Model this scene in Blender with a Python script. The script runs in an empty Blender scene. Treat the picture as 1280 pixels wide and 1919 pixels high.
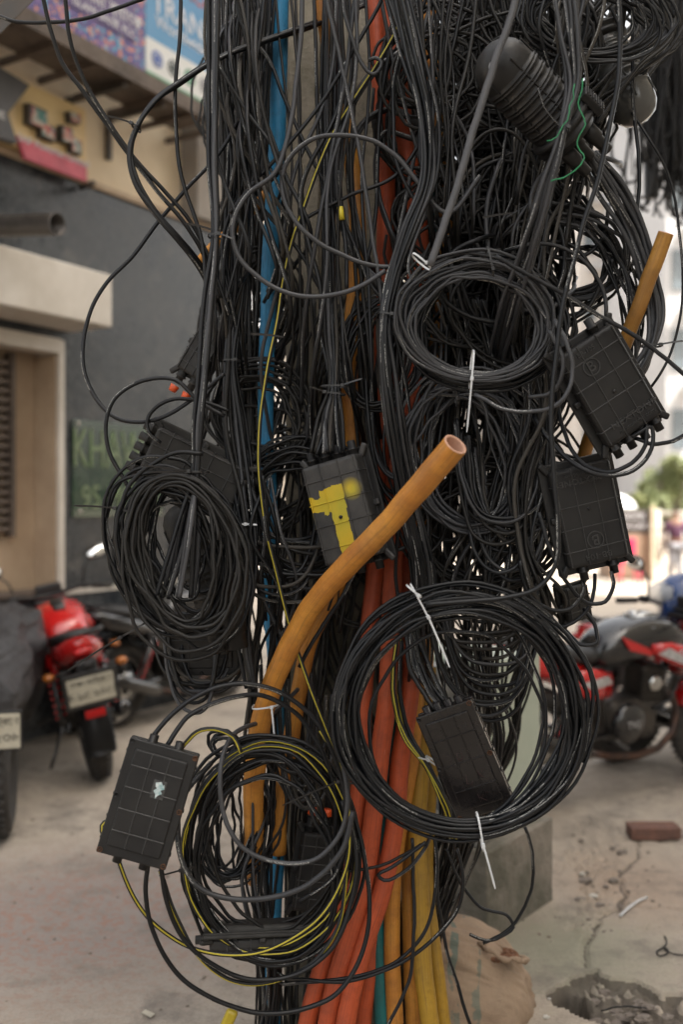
import bpy, bmesh, math, random
import numpy as np
from mathutils import Vector, Matrix, noise
random.seed(7); RNG = np.random.RandomState(11)
R = math.radians
C = bpy.context.scene.collection
SC = bpy.context.scene
# ---------------------------------------------------------------- camera
FL = 1919*35/36.0; HZ = 940.0; CX = 640.0; CH = 1.6
cam = bpy.data.cameras.new("camera"); camo = bpy.data.objects.new("camera", cam); C.objects.link(camo)
camo.location = (0, 0, CH); camo.rotation_euler = (R(90), 0, 0)
cam.lens = 35; cam.sensor_fit = 'VERTICAL'; cam.sensor_height = 36; cam.sensor_width = 24
cam.shift_y = (HZ-959.5)/1919; cam.clip_start = 0.05; cam.clip_end = 2000
cam.dof.use_dof = True; cam.dof.focus_distance = 2.42; cam.dof.aperture_fstop = 1.5; cam.dof.aperture_blades = 9
SC.camera = camo
# ---------------------------------------------------------------- sky, sun, exposure
SUN_EL, SUN_AZ = R(55), R(118)
wd = bpy.data.worlds.new("World"); SC.world = wd; wd.use_nodes = True
nt = wd.node_tree; nt.nodes.clear()
sky = nt.nodes.new('ShaderNodeTexSky'); sky.sky_type = 'NISHITA'; sky.sun_disc = False
sky.sun_elevation = SUN_EL; sky.sun_rotation = SUN_AZ; sky.air_density = 1.0; sky.dust_density = 6.0; sky.ozone_density = 0.6
hs = nt.nodes.new('ShaderNodeHueSaturation'); hs.inputs['Saturation'].default_value = 0.34
bg = nt.nodes.new('ShaderNodeBackground'); bg.inputs['Strength'].default_value = 0.15
wo = nt.nodes.new('ShaderNodeOutputWorld')
nt.links.new(sky.outputs[0], hs.inputs['Color']); tn = nt.nodes.new('ShaderNodeMix'); tn.data_type = 'RGBA'; tn.blend_type = 'MULTIPLY'; tn.inputs[0].default_value = 1; tn.inputs[7].default_value = (1, .955, .88, 1); nt.links.new(hs.outputs[0], tn.inputs[6]); nt.links.new(tn.outputs[2], bg.inputs[0]); nt.links.new(bg.outputs[0], wo.inputs[0])
sl = bpy.data.lights.new("sun", 'SUN'); sl.energy = 4.0; sl.angle = R(0.6); sl.color = (1.0, .95, .88)
so = bpy.data.objects.new("sun", sl); C.objects.link(so)
sd = Vector((math.sin(SUN_AZ)*math.cos(SUN_EL), math.cos(SUN_AZ)*math.cos(SUN_EL), math.sin(SUN_EL)))
so.rotation_euler = sd.to_track_quat('Z', 'Y').to_euler(); so.location = (0, 0, 12)
SC.view_settings.view_transform = 'Standard'; SC.view_settings.look = 'None'; SC.view_settings.gamma = 1
SC.view_settings.exposure = 1.78
SC.cycles.max_bounces = 6; SC.cycles.diffuse_bounces = 3; SC.cycles.glossy_bounces = 3; SC.cycles.transmission_bounces = 4
SC.cycles.sample_clamp_indirect = 6; SC.cycles.caustics_reflective = False; SC.cycles.caustics_refractive = False

def W(px, py, d): return Vector(((px-CX)/FL*d, d, CH+(HZ-py)/FL*d))
def G(px, py, z=0.0):
    d = (CH-z)*FL/(py-HZ); return Vector(((px-CX)/FL*d, d, z))

# ---------------------------------------------------------------- materials
def nodes(name):
    m = bpy.data.materials.new(name); m.use_nodes = True; t = m.node_tree
    return m, t, t.nodes['Principled BSDF'], t.nodes, t.links
def noise_n(t, scale, detail=6, rough=.6, coord='Object', vec=None):
    n = t.nodes.new('ShaderNodeTexNoise'); n.inputs['Scale'].default_value = scale
    n.inputs['Detail'].default_value = detail; n.inputs['Roughness'].default_value = rough
    if vec is None:
        tc = t.nodes.new('ShaderNodeTexCoord'); vec = tc.outputs[coord]
    t.links.new(vec, n.inputs['Vector']); return n
def ramp(t, src, stops):
    r = t.nodes.new('ShaderNodeValToRGB'); e = r.color_ramp.elements
    while len(e) < len(stops): e.new(.5)
    for q, (p, c) in zip(e, stops):
        q.position = p; q.color = (*c, 1) if hasattr(c, '__len__') else (c, c, c, 1)
    t.links.new(src, r.inputs[0]); return r
def mixc(t, fac, a, b, mode='MIX'):
    m = t.nodes.new('ShaderNodeMix'); m.data_type = 'RGBA'; m.blend_type = mode
    for v, i in ((fac, 0), (a, 6), (b, 7)):
        if hasattr(v, 'is_output'): t.links.new(v, m.inputs[i])
        elif i == 0: m.inputs[0].default_value = v
        else: m.inputs[i].default_value = (*v, 1)
    return m.outputs[2]
def math_n(t, op, a, b=None, c=None):
    m = t.nodes.new('ShaderNodeMath'); m.operation = op
    for i, v in enumerate((a, b, c)):
        if v is None: continue
        if hasattr(v, 'is_output'): t.links.new(v, m.inputs[i])
        else: m.inputs[i].default_value = v
    return m.outputs[0]
def bump_n(t, p, src, strength, dist=.01):
    b = t.nodes.new('ShaderNodeBump'); b.inputs['Strength'].default_value = strength; b.inputs['Distance'].default_value = dist
    t.links.new(src, b.inputs['Height']); t.links.new(b.outputs[0], p.inputs['Normal']); return b
def mat(name, col, rough=.5, metal=0, col2=None, vs=6, lo=.35, hi=.65, bump=0, bs=60, bd=.004, rv=.12, coat=0, spec=.5, coord='Object'):
    m, t, p, N, L = nodes(name)
    col2 = col2 or tuple(c*.72 for c in col)
    n = noise_n(t, vs, coord=coord)
    r = ramp(t, n.outputs[0], ((lo, col), (hi, col2))); L.new(r.outputs[0], p.inputs['Base Color'])
    n2 = noise_n(t, vs*4, coord=coord)
    rr = ramp(t, n2.outputs[0], ((.3, max(0.02, rough-rv)), (.7, min(1, rough+rv)))); L.new(rr.outputs[0], p.inputs['Roughness'])
    p.inputs['Metallic'].default_value = metal; p.inputs['Coat Weight'].default_value = coat; p.inputs['Specular IOR Level'].default_value = spec
    if bump:
        n3 = noise_n(t, bs, coord=coord); bump_n(t, p, n3.outputs[0], bump, bd)
    return m

def cable_mat(name, col, stripe=None, mark=True, rough=.42):
    m, t, p, N, L = nodes(name)
    uv = N.new('ShaderNodeUVMap'); sp = N.new('ShaderNodeSeparateXYZ'); L.new(uv.outputs[0], sp.inputs[0])
    U, V = sp.outputs[0], sp.outputs[1]
    oi = N.new('ShaderNodeObjectInfo')
    geo = N.new('ShaderNodeNewGeometry')
    n = noise_n(t, 9, coord='Object')
    dust = ramp(t, n.outputs[0], ((.42, 0.0), (.72, .55)))
    base = mixc(t, dust.outputs[0], col, tuple(min(1, c*1.5+.008) for c in col))
    rv = math_n(t, 'MULTIPLY_ADD', oi.outputs['Random'], .9, .62)
    rv2 = math_n(t, 'MULTIPLY_ADD', geo.outputs['Random Per Island'], .5, .75)
    k = math_n(t, 'MULTIPLY', rv, rv2)
    sc = N.new('ShaderNodeVectorMath'); sc.operation = 'SCALE'; L.new(base, sc.inputs[0]); L.new(k, sc.inputs['Scale'])
    out = sc.outputs[0]
    if mark:
        a = math_n(t, 'FRACT', math_n(t, 'MULTIPLY', math_n(t, 'ADD', U, math_n(t, 'MULTIPLY', oi.outputs['Random'], 3.0)), 1.7))
        on = math_n(t, 'LESS_THAN', a, .17)
        wn = N.new('ShaderNodeTexWhiteNoise'); wn.noise_dimensions = '2D'
        cx = N.new('ShaderNodeCombineXYZ'); L.new(math_n(t, 'FLOOR', math_n(t, 'MULTIPLY', U, 420)), cx.inputs[0])
        L.new(math_n(t, 'FLOOR', math_n(t, 'MULTIPLY', V, 42)), cx.inputs[1]); L.new(cx.outputs[0], wn.inputs['Vector'])
        w1 = math_n(t, 'GREATER_THAN', wn.outputs['Value'], .52)
        vb = math_n(t, 'LESS_THAN', math_n(t, 'ABSOLUTE', math_n(t, 'SUBTRACT', V, .12)), .055)
        mk = math_n(t, 'MULTIPLY', math_n(t, 'MULTIPLY', on, w1), vb)
        out = mixc(t, math_n(t, 'MULTIPLY', mk, .75), out, (.42, .42, .40))
    if stripe:
        s = math_n(t, 'LESS_THAN', math_n(t, 'ABSOLUTE', math_n(t, 'SUBTRACT', V, .06)), .055)
        out = mixc(t, s, out, stripe)
    L.new(out, p.inputs['Base Color'])
    rr = ramp(t, n.outputs[0], ((.3, rough-.06), (.7, rough+.2))); L.new(rr.outputs[0], p.inputs['Roughness']); p.inputs['Specular IOR Level'].default_value = .36
    n3 = noise_n(t, 160, 3); bump_n(t, p, n3.outputs[0], .25, .0012)
    return m
K_BLACK = cable_mat('black_cable_sheath', (.0040, .0048, .0064), rough=.34)
K_GREY = cable_mat('grey_cable_sheath', (.028, .029, .032), rough=.34)
K_PLAIN = cable_mat('dusty_cable_sheath', (.0070, .0066, .0062), mark=False, rough=.45)
K_STRIPE = cable_mat('striped_cable_sheath', (.008, .0085, .009), stripe=(.42, .35, .03), mark=False)
K_BROWN = cable_mat('faded_cable_sheath', (.034, .031, .027), mark=True, rough=.6)
K_FLAT = cable_mat('flat_grey_sheath', (.055, .056, .06), mark=False, rough=.3)
K_GREEN = mat('green_wire', (.01, .22, .08), .4)
M_BOX = mat('box_plastic', (.009, .009, .010), .42, vs=9, col2=(.018, .0175, .017), bump=.35, bs=500, bd=.0006, rv=.1, spec=.32)
M_BOXD = mat('dusty_box_plastic', (.030, .029, .027), .62, vs=7, col2=(.020, .019, .018), bump=.35, bs=400, bd=.0006, spec=.35)
M_BOXG = mat('glossy_box_plastic', (.008, .007, .007), .26, vs=7, col2=(.014, .012, .012), rv=.08)
M_EDGE = mat('lit_box_edge', (.040, .040, .041), .45, vs=30, col2=(.020, .020, .020))  # paler plastic for ribs and lettering: caught light put into the colour
M_RUST = mat('rusty_screw', (.16, .07, .035), .6, .6, col2=(.05, .03, .02), vs=200)
M_TIE = mat('white_nylon', (.62, .64, .66), .35, vs=40, col2=(.5, .52, .54))
M_TIEB = mat('black_nylon', (.02, .02, .021), .4)
M_ORCAP = mat('orange_plug', (.75, .10, .02), .4)
def pipe_mat(name, col, col2, rough=.45):
    m, t, p, N, L = nodes(name)
    n = noise_n(t, 7, 8, .65); r = ramp(t, n.outputs[0], ((.38, col), (.66, col2)))
    n2 = noise_n(t, 45, 6, .7); d = ramp(t, n2.outputs[0], ((.50, 0.), (.78, .55)))
    o = mixc(t, d.outputs[0], r.outputs[0], tuple(c*.35+.015 for c in col))
    n4 = noise_n(t, 2.2, 5, .7); g = ramp(t, n4.outputs[0], ((.5, 0.), (.75, .5)))
    o = mixc(t, g.outputs[0], o, (.10, .075, .055))
    uv = N.new('ShaderNodeUVMap'); mp = N.new('ShaderNodeMapping'); mp.inputs['Scale'].default_value = (2.2, 26, 1); L.new(uv.outputs[0], mp.inputs[0])
    ns = noise_n(t, 1.6, 7, .75, vec=mp.outputs[0]); st = ramp(t, ns.outputs[0], ((.50, 0.), (.66, .75))); o = mixc(t, st.outputs[0], o, tuple(c*.30+.02 for c in col))
    mp2 = N.new('ShaderNodeMapping'); mp2.inputs['Scale'].default_value = (7, 9, 1); mp2.inputs['Location'].default_value = (3, 7, 0); L.new(uv.outputs[0], mp2.inputs[0])
    nf = noise_n(t, 1.9, 8, .8, vec=mp2.outputs[0]); sc_ = ramp(t, nf.outputs[0], ((.60, 0.), (.68, .55))); o = mixc(t, sc_.outputs[0], o, tuple(min(1, c*1.1+.12) for c in col))
    L.new(o, p.inputs['Base Color']); p.inputs['Specular IOR Level'].default_value = .35
    rr = ramp(t, n2.outputs[0], ((.3, rough-.08), (.7, rough+.2))); L.new(rr.outputs[0], p.inputs['Roughness'])
    bump_n(t, p, n2.outputs[0], .18, .002); return m
P_OR = pipe_mat('ochre_conduit', (.60, .27, .045), (.38, .14, .026))
P_RED = pipe_mat('terracotta_conduit', (.50, .088, .028), (.36, .07, .03))
P_TEAL = pipe_mat('teal_conduit', (.012, .16, .16), (.02, .11, .11))
P_BLUE = pipe_mat('blue_conduit', (.03, .25, .48), (.035, .19, .36))
P_YEL = pipe_mat('yellow_conduit', (.42, .25, .030), (.32, .19, .035))
M_PINSIDE = mat('pipe_cut_edge', (.62, .36, .25), .6)

# ---------------------------------------------------------------- mesh helpers
def set_props(o, label=None, cat=None, group=None, kind=None):
    if label: o['label'] = label
    if cat: o['category'] = cat
    if group: o['group'] = group
    if kind: o['kind'] = kind
    return o
def thing(name, label, cat, loc=(0, 0, 0), group=None, rot=None):
    o = bpy.data.objects.new(name, None); o.location = loc; o.empty_display_size = .1
    if rot is not None: o.rotation_euler = rot
    C.objects.link(o); return set_props(o, label, cat, group)
def root_of(o):
    while o.parent: o = o.parent
    return o
def raw_mesh(name, V, F4, UV=None, caps=(), smooth=True):
    """V (n,3) array, F4 (m,4) quads, UV (m*4,2), caps: index lists"""
    me = bpy.data.meshes.new(name); V = np.asarray(V, dtype=np.float32); F4 = np.asarray(F4, dtype=np.int32)
    nq = len(F4); ci = [i for c in caps for i in c]
    me.vertices.add(len(V)); me.vertices.foreach_set('co', V.ravel())
    me.loops.add(nq*4+len(ci)); me.loops.foreach_set('vertex_index', np.concatenate([F4.ravel(), np.array(ci, dtype=np.int32)]))
    me.polygons.add(nq+len(caps)); st = list(range(0, nq*4, 4)); k = nq*4
    for c in caps: st.append(k); k += len(c)
    me.polygons.foreach_set('loop_start', np.array(st, dtype=np.int32))
    me.polygons.foreach_set('use_smooth', np.array([smooth]*nq+[False]*len(caps)))
    if UV is not None:
        l = me.uv_layers.new(name='UVMap'); u = np.zeros((nq*4+len(ci), 2), dtype=np.float32); u[:nq*4] = UV
        u[nq*4:] = (0, .5); l.data.foreach_set('uv', u.ravel())
    me.update(calc_edges=True); return me
class TB:
    """collects tubes into one mesh"""
    def __init__(s): s.V = []; s.F = []; s.U = []; s.C = []; s.n = 0
    def tube(s, P, r, k=8, flat=None, phase=0.0, u0=None, closed=False):
        P = np.asarray(P, dtype=float); n = len(P)
        T = np.gradient(P, axis=0); T /= np.linalg.norm(T, axis=1)[:, None]+1e-12
        ref = np.array([0, -1., 0]); a = ref-T[0]*ref.dot(T[0])
        if np.linalg.norm(a) < .05: a = np.cross(T[0], [1., 0, 0])
        a /= np.linalg.norm(a); A = np.empty((n, 3)); A[0] = a
        for i in range(1, n):
            a = a-T[i]*a.dot(T[i]); a /= math.sqrt(a.dot(a))+1e-12; A[i] = a
        B = np.cross(T, A); r = np.broadcast_to(np.asarray(r, dtype=float), (n,))
        th = np.arange(k)/k*2*math.pi+phase
        ca, sa = np.cos(th), np.sin(th)
        if flat: ca = ca*flat
        V = P[:, None, :]+r[:, None, None]*(A[:, None, :]*ca[None, :, None]+B[:, None, :]*sa[None, :, None])
        L = np.concatenate([[0], np.cumsum(np.linalg.norm(np.diff(P, axis=0), axis=1))])+(random.random()*5 if u0 is None else u0)
        i = np.arange(n-1)[:, None]; j = np.arange(k)[None, :]; j2 = (j+1) % k
        F = np.stack([i*k+j, i*k+j2, (i+1)*k+j2, (i+1)*k+j], -1).reshape(-1, 4)+s.n
        v0 = (j/k)*np.ones((n-1, 1)); v1 = v0+1/k; l0 = L[:-1, None]*np.ones((1, k)); l1 = L[1:, None]*np.ones((1, k))
        U = np.stack([np.stack([l0, v0], -1), np.stack([l0, v1], -1), np.stack([l1, v1], -1), np.stack([l1, v0], -1)], 2).reshape(-1, 2)
        s.V.append(V.reshape(-1, 3)); s.F.append(F); s.U.append(U)
        s.C.append([s.n+q for q in range(k)][::-1]); s.C.append([s.n+(n-1)*k+q for q in range(k)]); s.n += n*k
    def build(s, name, m, parent=None, label=None, cat=None, group=None, kind=None):
        V = np.concatenate(s.V); off = Vector((0, 0, 0))
        if parent: off = root_of(parent).location
        else:
            lo, hi = V.min(0), V.max(0); off = Vector(((lo[0]+hi[0])/2, (lo[1]+hi[1])/2, lo[2]))
        me = raw_mesh(name, V-np.array(off), np.concatenate(s.F), np.concatenate(s.U), s.C)
        me.materials.append(m); o = bpy.data.objects.new(name, me); C.objects.link(o)
        if parent: o.parent = parent
        else: o.location = off
        return set_props(o, label, cat, group, kind)
class MB:
    """bmesh collector; world=True subtracts the parent's location"""
    def __init__(s, world=True): s.bm = bmesh.new(); s.world = world; s.mats = []
    def mi(s, m):
        if m is None: return 0
        if m not in s.mats: s.mats.append(m)
        return s.mats.index(m)
    def _fin(s, verts, Mx, m=None, smooth=None):
        if Mx is not None: bmesh.ops.transform(s.bm, matrix=Mx, verts=verts)
        i = s.mi(m)
        for f in {f for v in verts for f in v.link_faces}:
            f.material_index = i
            if smooth is not None: f.smooth = smooth
    def box(s, c, size, Mx=None, bevel=0, seg=2, m=None):
        g = bmesh.ops.create_cube(s.bm, size=1); vs = g['verts']
        bmesh.ops.scale(s.bm, vec=size, verts=vs)
        if bevel:
            es = list({e for v in vs for e in v.link_edges})
            b = bmesh.ops.bevel(s.bm, geom=es, offset=bevel, segments=seg, profile=.5, affect='EDGES')
            vs = list({v for f in b['faces'] for v in f.verts} | {v for v in vs if v.is_valid})
        bmesh.ops.translate(s.bm, vec=c, verts=vs); s._fin(vs, Mx, m, False); return vs
    def lathe(s, prof, k=24, Mx=None, m=None, smooth=True, cap=True):
        """prof: (r, z) list around +Z"""
        rings = []
        for r, z in prof: rings.append([s.bm.verts.new((r*math.cos(2*math.pi*j/k), r*math.sin(2*math.pi*j/k), z)) for j in range(k)])
        for a, b in zip(rings, rings[1:]):
            for j in range(k): s.bm.faces.new((a[j], a[(j+1) % k], b[(j+1) % k], b[j]))
        if cap:
            if prof[0][0] > 1e-4: s.bm.faces.new(rings[0][::-1])
            if prof[-1][0] > 1e-4: s.bm.faces.new(rings[-1])
        vs = [v for r in rings for v in r]; s._fin(vs, Mx, m, smooth); return vs
    def cyl(s, a, b, r, r2=None, k=14, m=None, smooth=True, Mx=None):
        a = Vector(a); b = Vector(b); q = (b-a).to_track_quat('Z', 'Y').to_matrix().to_4x4()
        M2 = Matrix.Translation(a) @ q
        if Mx is not None: M2 = Mx @ M2
        return s.lathe([(r, 0), (r if r2 is None else r2, (b-a).length)], k, M2, m, smooth)
    def loft(s, secs, k=20, Mx=None, m=None, fn=None):
        """secs: (x, zc, hw, hh, p[, yc]) superellipse sections along x"""
        rings = []
        for q in secs:
            x, zc, hw, hh, p = q[:5]; yc = q[5] if len(q) > 5 else 0
            ring = []
            for j in range(k):
                a = 2*math.pi*j/k; c, n = math.cos(a), math.sin(a)
                v = Vector((x, yc+hw*math.copysign(abs(c)**(2/p), c), zc+hh*math.copysign(abs(n)**(2/p), n)))
                if fn: v = fn(v)
                ring.append(s.bm.verts.new(v))
            rings.append(ring)
        for a, b in zip(rings, rings[1:]):
            for j in range(k): s.bm.faces.new((a[j], b[j], b[(j+1) % k], a[(j+1) % k]))
        s.bm.faces.new(rings[0]); s.bm.faces.new(rings[-1][::-1])
        vs = [v for r in rings for v in r]; s._fin(vs, Mx, m, True); return vs
    def tube(s, P, r, k=8, m=None, Mx=None, flat=1):
        P = [Vector(p) for p in P]; n = len(P); rings = []; a = None
        for i in range(n):
            T = (P[min(i+1, n-1)]-P[max(i-1, 0)]).normalized()
            if a is None:
                a = Vector((0, 0, 1)) if abs(T.z) < .9 else Vector((1, 0, 0))
            a = (a-T*a.dot(T)).normalized(); b = T.cross(a)
            rr = r[i] if hasattr(r, '__len__') else r
            rings.append([s.bm.verts.new(P[i]+rr*(a*math.cos(2*math.pi*j/k)*flat+b*math.sin(2*math.pi*j/k))) for j in range(k)])
        for x, y in zip(rings, rings[1:]):
            for j in range(k): s.bm.faces.new((x[j], x[(j+1) % k], y[(j+1) % k], y[j]))
        s.bm.faces.new(rings[0][::-1]); s.bm.faces.new(rings[-1])
        vs = [v for r_ in rings for v in r_]; s._fin(vs, Mx, m, True); return vs
    def torus(s, r, rr, k=32, k2=10, Mx=None, m=None, sq=1.0):
        rings = []
        for i in range(k):
            a = 2*math.pi*i/k
            rings.append([s.bm.verts.new(((r+rr*math.cos(b))*math.cos(a), rr*sq*math.sin(b), (r+rr*math.cos(b))*math.sin(a))) for b in [2*math.pi*j/k2 for j in range(k2)]])
        for i in range(k):
            x, y = rings[i], rings[(i+1) % k]
            for j in range(k2): s.bm.faces.new((x[j], x[(j+1) % k2], y[(j+1) % k2], y[j]))
        vs = [v for r_ in rings for v in r_]; s._fin(vs, Mx, m, True); return vs
    def poly(s, pts, thick=None, Mx=None, m=None):
        """planar polygon extruded by vector thick"""
        a = [s.bm.verts.new(p) for p in pts]
        if thick is None: s.bm.faces.new(a); vs = a
        else:
            b = [s.bm.verts.new(Vector(p)+Vector(thick)) for p in pts]; n = len(a)
            s.bm.faces.new(a); s.bm.faces.new(b[::-1])
            for i in range(n): s.bm.faces.new((a[i], b[i], b[(i+1) % n], a[(i+1) % n]))
            vs = a+b
        s._fin(vs, Mx, m, False); return vs
    def build(s, name, m, parent=None, label=None, cat=None, group=None, kind=None, recalc=True):
        if recalc: bmesh.ops.recalc_face_normals(s.bm, faces=s.bm.faces[:])
        off = Vector((0, 0, 0))
        if parent:
            if s.world: off = root_of(parent).location
        elif s.world and s.bm.verts:
            xs = [v.co for v in s.bm.verts]
            off = Vector(((min(v.x for v in xs)+max(v.x for v in xs))/2, (min(v.y for v in xs)+max(v.y for v in xs))/2, min(v.z for v in xs)))
        if off.length > 0: bmesh.ops.translate(s.bm, vec=-off, verts=s.bm.verts[:])
        me = bpy.data.meshes.new(name); s.bm.to_mesh(me); s.bm.free()
        for q in (s.mats or [m]): me.materials.append(q or m)
        o = bpy.data.objects.new(name, me); C.objects.link(o)
        if parent: o.parent = parent
        else: o.location = off
        return set_props(o, label, cat, group, kind)
def text_obj(name, body, size, extr, m, parent, Mx, sx=1.0, align='CENTER', label=None, bevel=0):
    cu = bpy.data.curves.new(name, 'FONT'); cu.body = body; cu.size = size; cu.extrude = extr; cu.align_x = align; cu.align_y = 'CENTER'; cu.bevel_depth = bevel
    cu.resolution_u = 3
    o = bpy.data.objects.new(name, cu); C.objects.link(o)
    me = bpy.data.meshes.new_from_object(o.evaluated_get(bpy.context.evaluated_depsgraph_get()))
    bpy.data.objects.remove(o); me.name = name
    me.transform(Mx @ Matrix.Diagonal((sx, 1, 1, 1))); me.materials.clear(); me.materials.append(m)
    o = bpy.data.objects.new(name, me); C.objects.link(o); o.parent = parent
    return set_props(o, label)
RX90 = Matrix.Rotation(R(90), 4, 'X')
def arr(o, off):  # world matrix helper for text in a world-space parent
    return Matrix.Translation(-Vector(root_of(o).location)) @ off

# ---------------------------------------------------------------- splines, cables, coils
def spline(P, step=.014):
    P = [np.array(p, dtype=float) for p in P]
    P = [2*P[0]-P[1]]+P+[2*P[-1]-P[-2]]; out = []
    for i in range(1, len(P)-2):
        a, b, c, d = P[i-1:i+3]; L = np.linalg.norm(c-b); n = max(2, int(math.ceil(L/step)))
        t = (np.arange(n)/n)[:, None]
        # centripetal-like tension through scaled tangents
        la, lc = np.linalg.norm(b-a)+1e-9, np.linalg.norm(d-c)+1e-9
        m1 = ((b-a)/la+(c-b)/L)*.5*L; m2 = ((c-b)/L+(d-c)/lc)*.5*L
        out.append((2*t**3-3*t**2+1)*b+(t**3-2*t**2+t)*m1+(-2*t**3+3*t**2)*c+(t**3-t**2)*m2)
    out.append(P[-2][None]); return np.concatenate(out)
def WP(pts): return [tuple(W(*p[:3])) for p in pts]
def D(pts, d0, d1=None):
    """(px,py) list with a depth running d0->d1"""
    n = len(pts); d1 = d0 if d1 is None else d1
    return [(p[0], p[1], p[2] if len(p) > 2 else d0+(d1-d0)*i/(n-1)) for i, p in enumerate(pts)]
def wiggle(P, amp, seed):
    n = len(P); t = np.linspace(0, 1, n); r = np.random.RandomState(seed); o = np.zeros((n, 3))
    for f in (3.1, 7.3, 13.7): o += amp/f*3*np.sin(2*math.pi*f*t[:, None]+r.rand(3)*6.28)*(r.rand(3)-.5)*2
    return P+o
_seed = [100]
def cable(pts, label, r=.0045, m=None, d=None, group=None, name='cable', amp=.0015, k=8, flat=None, parent=None, cat='cable'):
    _seed[0] += 1
    if d is not None: pts = D(pts, *(d if isinstance(d, tuple) else (d,)))
    P = wiggle(spline(WP(pts)), amp, _seed[0]); t = TB(); t.tube(P, r, k, flat)
    if parent: return t.build(name, m or K_BLACK, parent)
    return t.build(name, m or K_BLACK, None, label, cat, group)
def bunch_pts(guide, n, seed, jit=.3, twist=1.0):
    """guide: (px,py,d,spread px); yields pixel point lists"""
    r = np.random.RandomState(seed); res = []
    for i in range(n):
        a = r.rand()*6.283; q = math.sqrt(r.rand()); tw = (r.rand()-.5)*twist*math.pi; pts = []
        for j, g in enumerate(guide):
            an = a+tw*j/(len(guide)-1); s = g[3]
            dx = q*math.cos(an)*s+r.randn()*jit*s; dd = (q*math.sin(an)*min(s, 40)+r.randn()*jit*min(s, 25))/FL*g[2]
            pts.append((g[0]+dx, g[1]+r.randn()*jit*min(s, 20)*.6, g[2]+dd))
        res.append(pts)
    return res
def loose(guide, n, label, group, r=.0045, m=None, seed=1, jit=.3, twist=1.0, mats=None, deep=.2):
    """each strand a top-level cable"""
    for i, pts in enumerate(bunch_pts(guide, n, seed, jit, twist)):
        rr = r*(.62+.55*random.random()); pts[-1] = (pts[-1][0], pts[-1][1], pts[-1][2]+deep)
        cable(pts, label, rr, (random.choice(mats) if mats else m), group=group)
def bundle(guide, n, label, r=.0045, m=None, seed=1, jit=.2, twist=.8, mats=None, ties=(), name='cable_bundle'):
    p0 = W(*guide[-1][:3]); th = thing(name, label, 'cable bundle', p0)
    for i, pts in enumerate(bunch_pts(guide, n, seed, jit, twist)):
        cable(pts, None, r*(.9+.3*random.random()), (random.choice(mats) if mats else m), parent=th)
    for tt in ties: zip_tie(th, *tt)
    return th
def strip(mb, P, wd, w, t):
    P = [Vector(p) for p in P]; n = len(P); rings = []; wd = Vector(wd)
    for i in range(n):
        T = (P[min(i+1, n-1)]-P[max(i-1, 0)]).normalized(); s = (wd-T*wd.dot(T)).normalized(); u = T.cross(s)
        ww = w*(.45 if i == n-1 else 1)
        rings.append([mb.bm.verts.new(P[i]+s*a*ww/2+u*b*t/2) for a, b in ((-1, -1), (1, -1), (1, 1), (-1, 1))])
    for x, y in zip(rings, rings[1:]):
        for j in range(4): mb.bm.faces.new((x[j], x[(j+1) % 4], y[(j+1) % 4], y[j]))
    mb.bm.faces.new(rings[0][::-1]); mb.bm.faces.new(rings[-1])
def zip_tie(parent, px, py, d, ang, half, tail=None, m=None, depth=.022, w=.0042, label=None):
    """strap round a bundle: ang = image angle (deg, y down) of the across direction, half = half width in px; tail=(angle, length px)"""
    m = m or M_TIE; c = W(px, py, d); u = Vector((math.cos(R(ang)), 0, -math.sin(R(ang)))); ax = Vector((u.z, 0, -u.x)); v = Vector((0, -1, 0))
    ru = half/FL*d; mb = MB(); P = []
    for i in range(29):
        a = 2*math.pi*i/28; P.append(c+u*ru*math.copysign(abs(math.cos(a))**.75, math.cos(a))+v*depth*math.copysign(abs(math.sin(a))**.75, math.sin(a)))
    strip(mb, P, ax, w, .0016)
    h = c+u*ru*.55+v*(depth+.002) if not tail or math.cos(R(tail[0]-ang)) > -.2 else c-u*ru*.8+v*(depth+.002)
    q = Matrix.Translation(h) @ Matrix.Rotation(R(-ang), 4, Vector((0, -1, 0)))
    mb.box((0, 0, 0), (.009, .006, .008), q, .001)
    if tail:
        t = Vector((math.cos(R(tail[0])), 0, -math.sin(R(tail[0])))); L = tail[1]/FL*d
        Q = [h+t*L*s+v*(.006*math.sin(s*2.2))+Vector((0, 0, -.05*L*s*s)) for s in np.linspace(0, 1, 9)]
        strip(mb, Q, Vector((t.z, -.35, -t.x)), w, .0013)
    return mb.build('cable_tie', m, parent, label)
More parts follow.
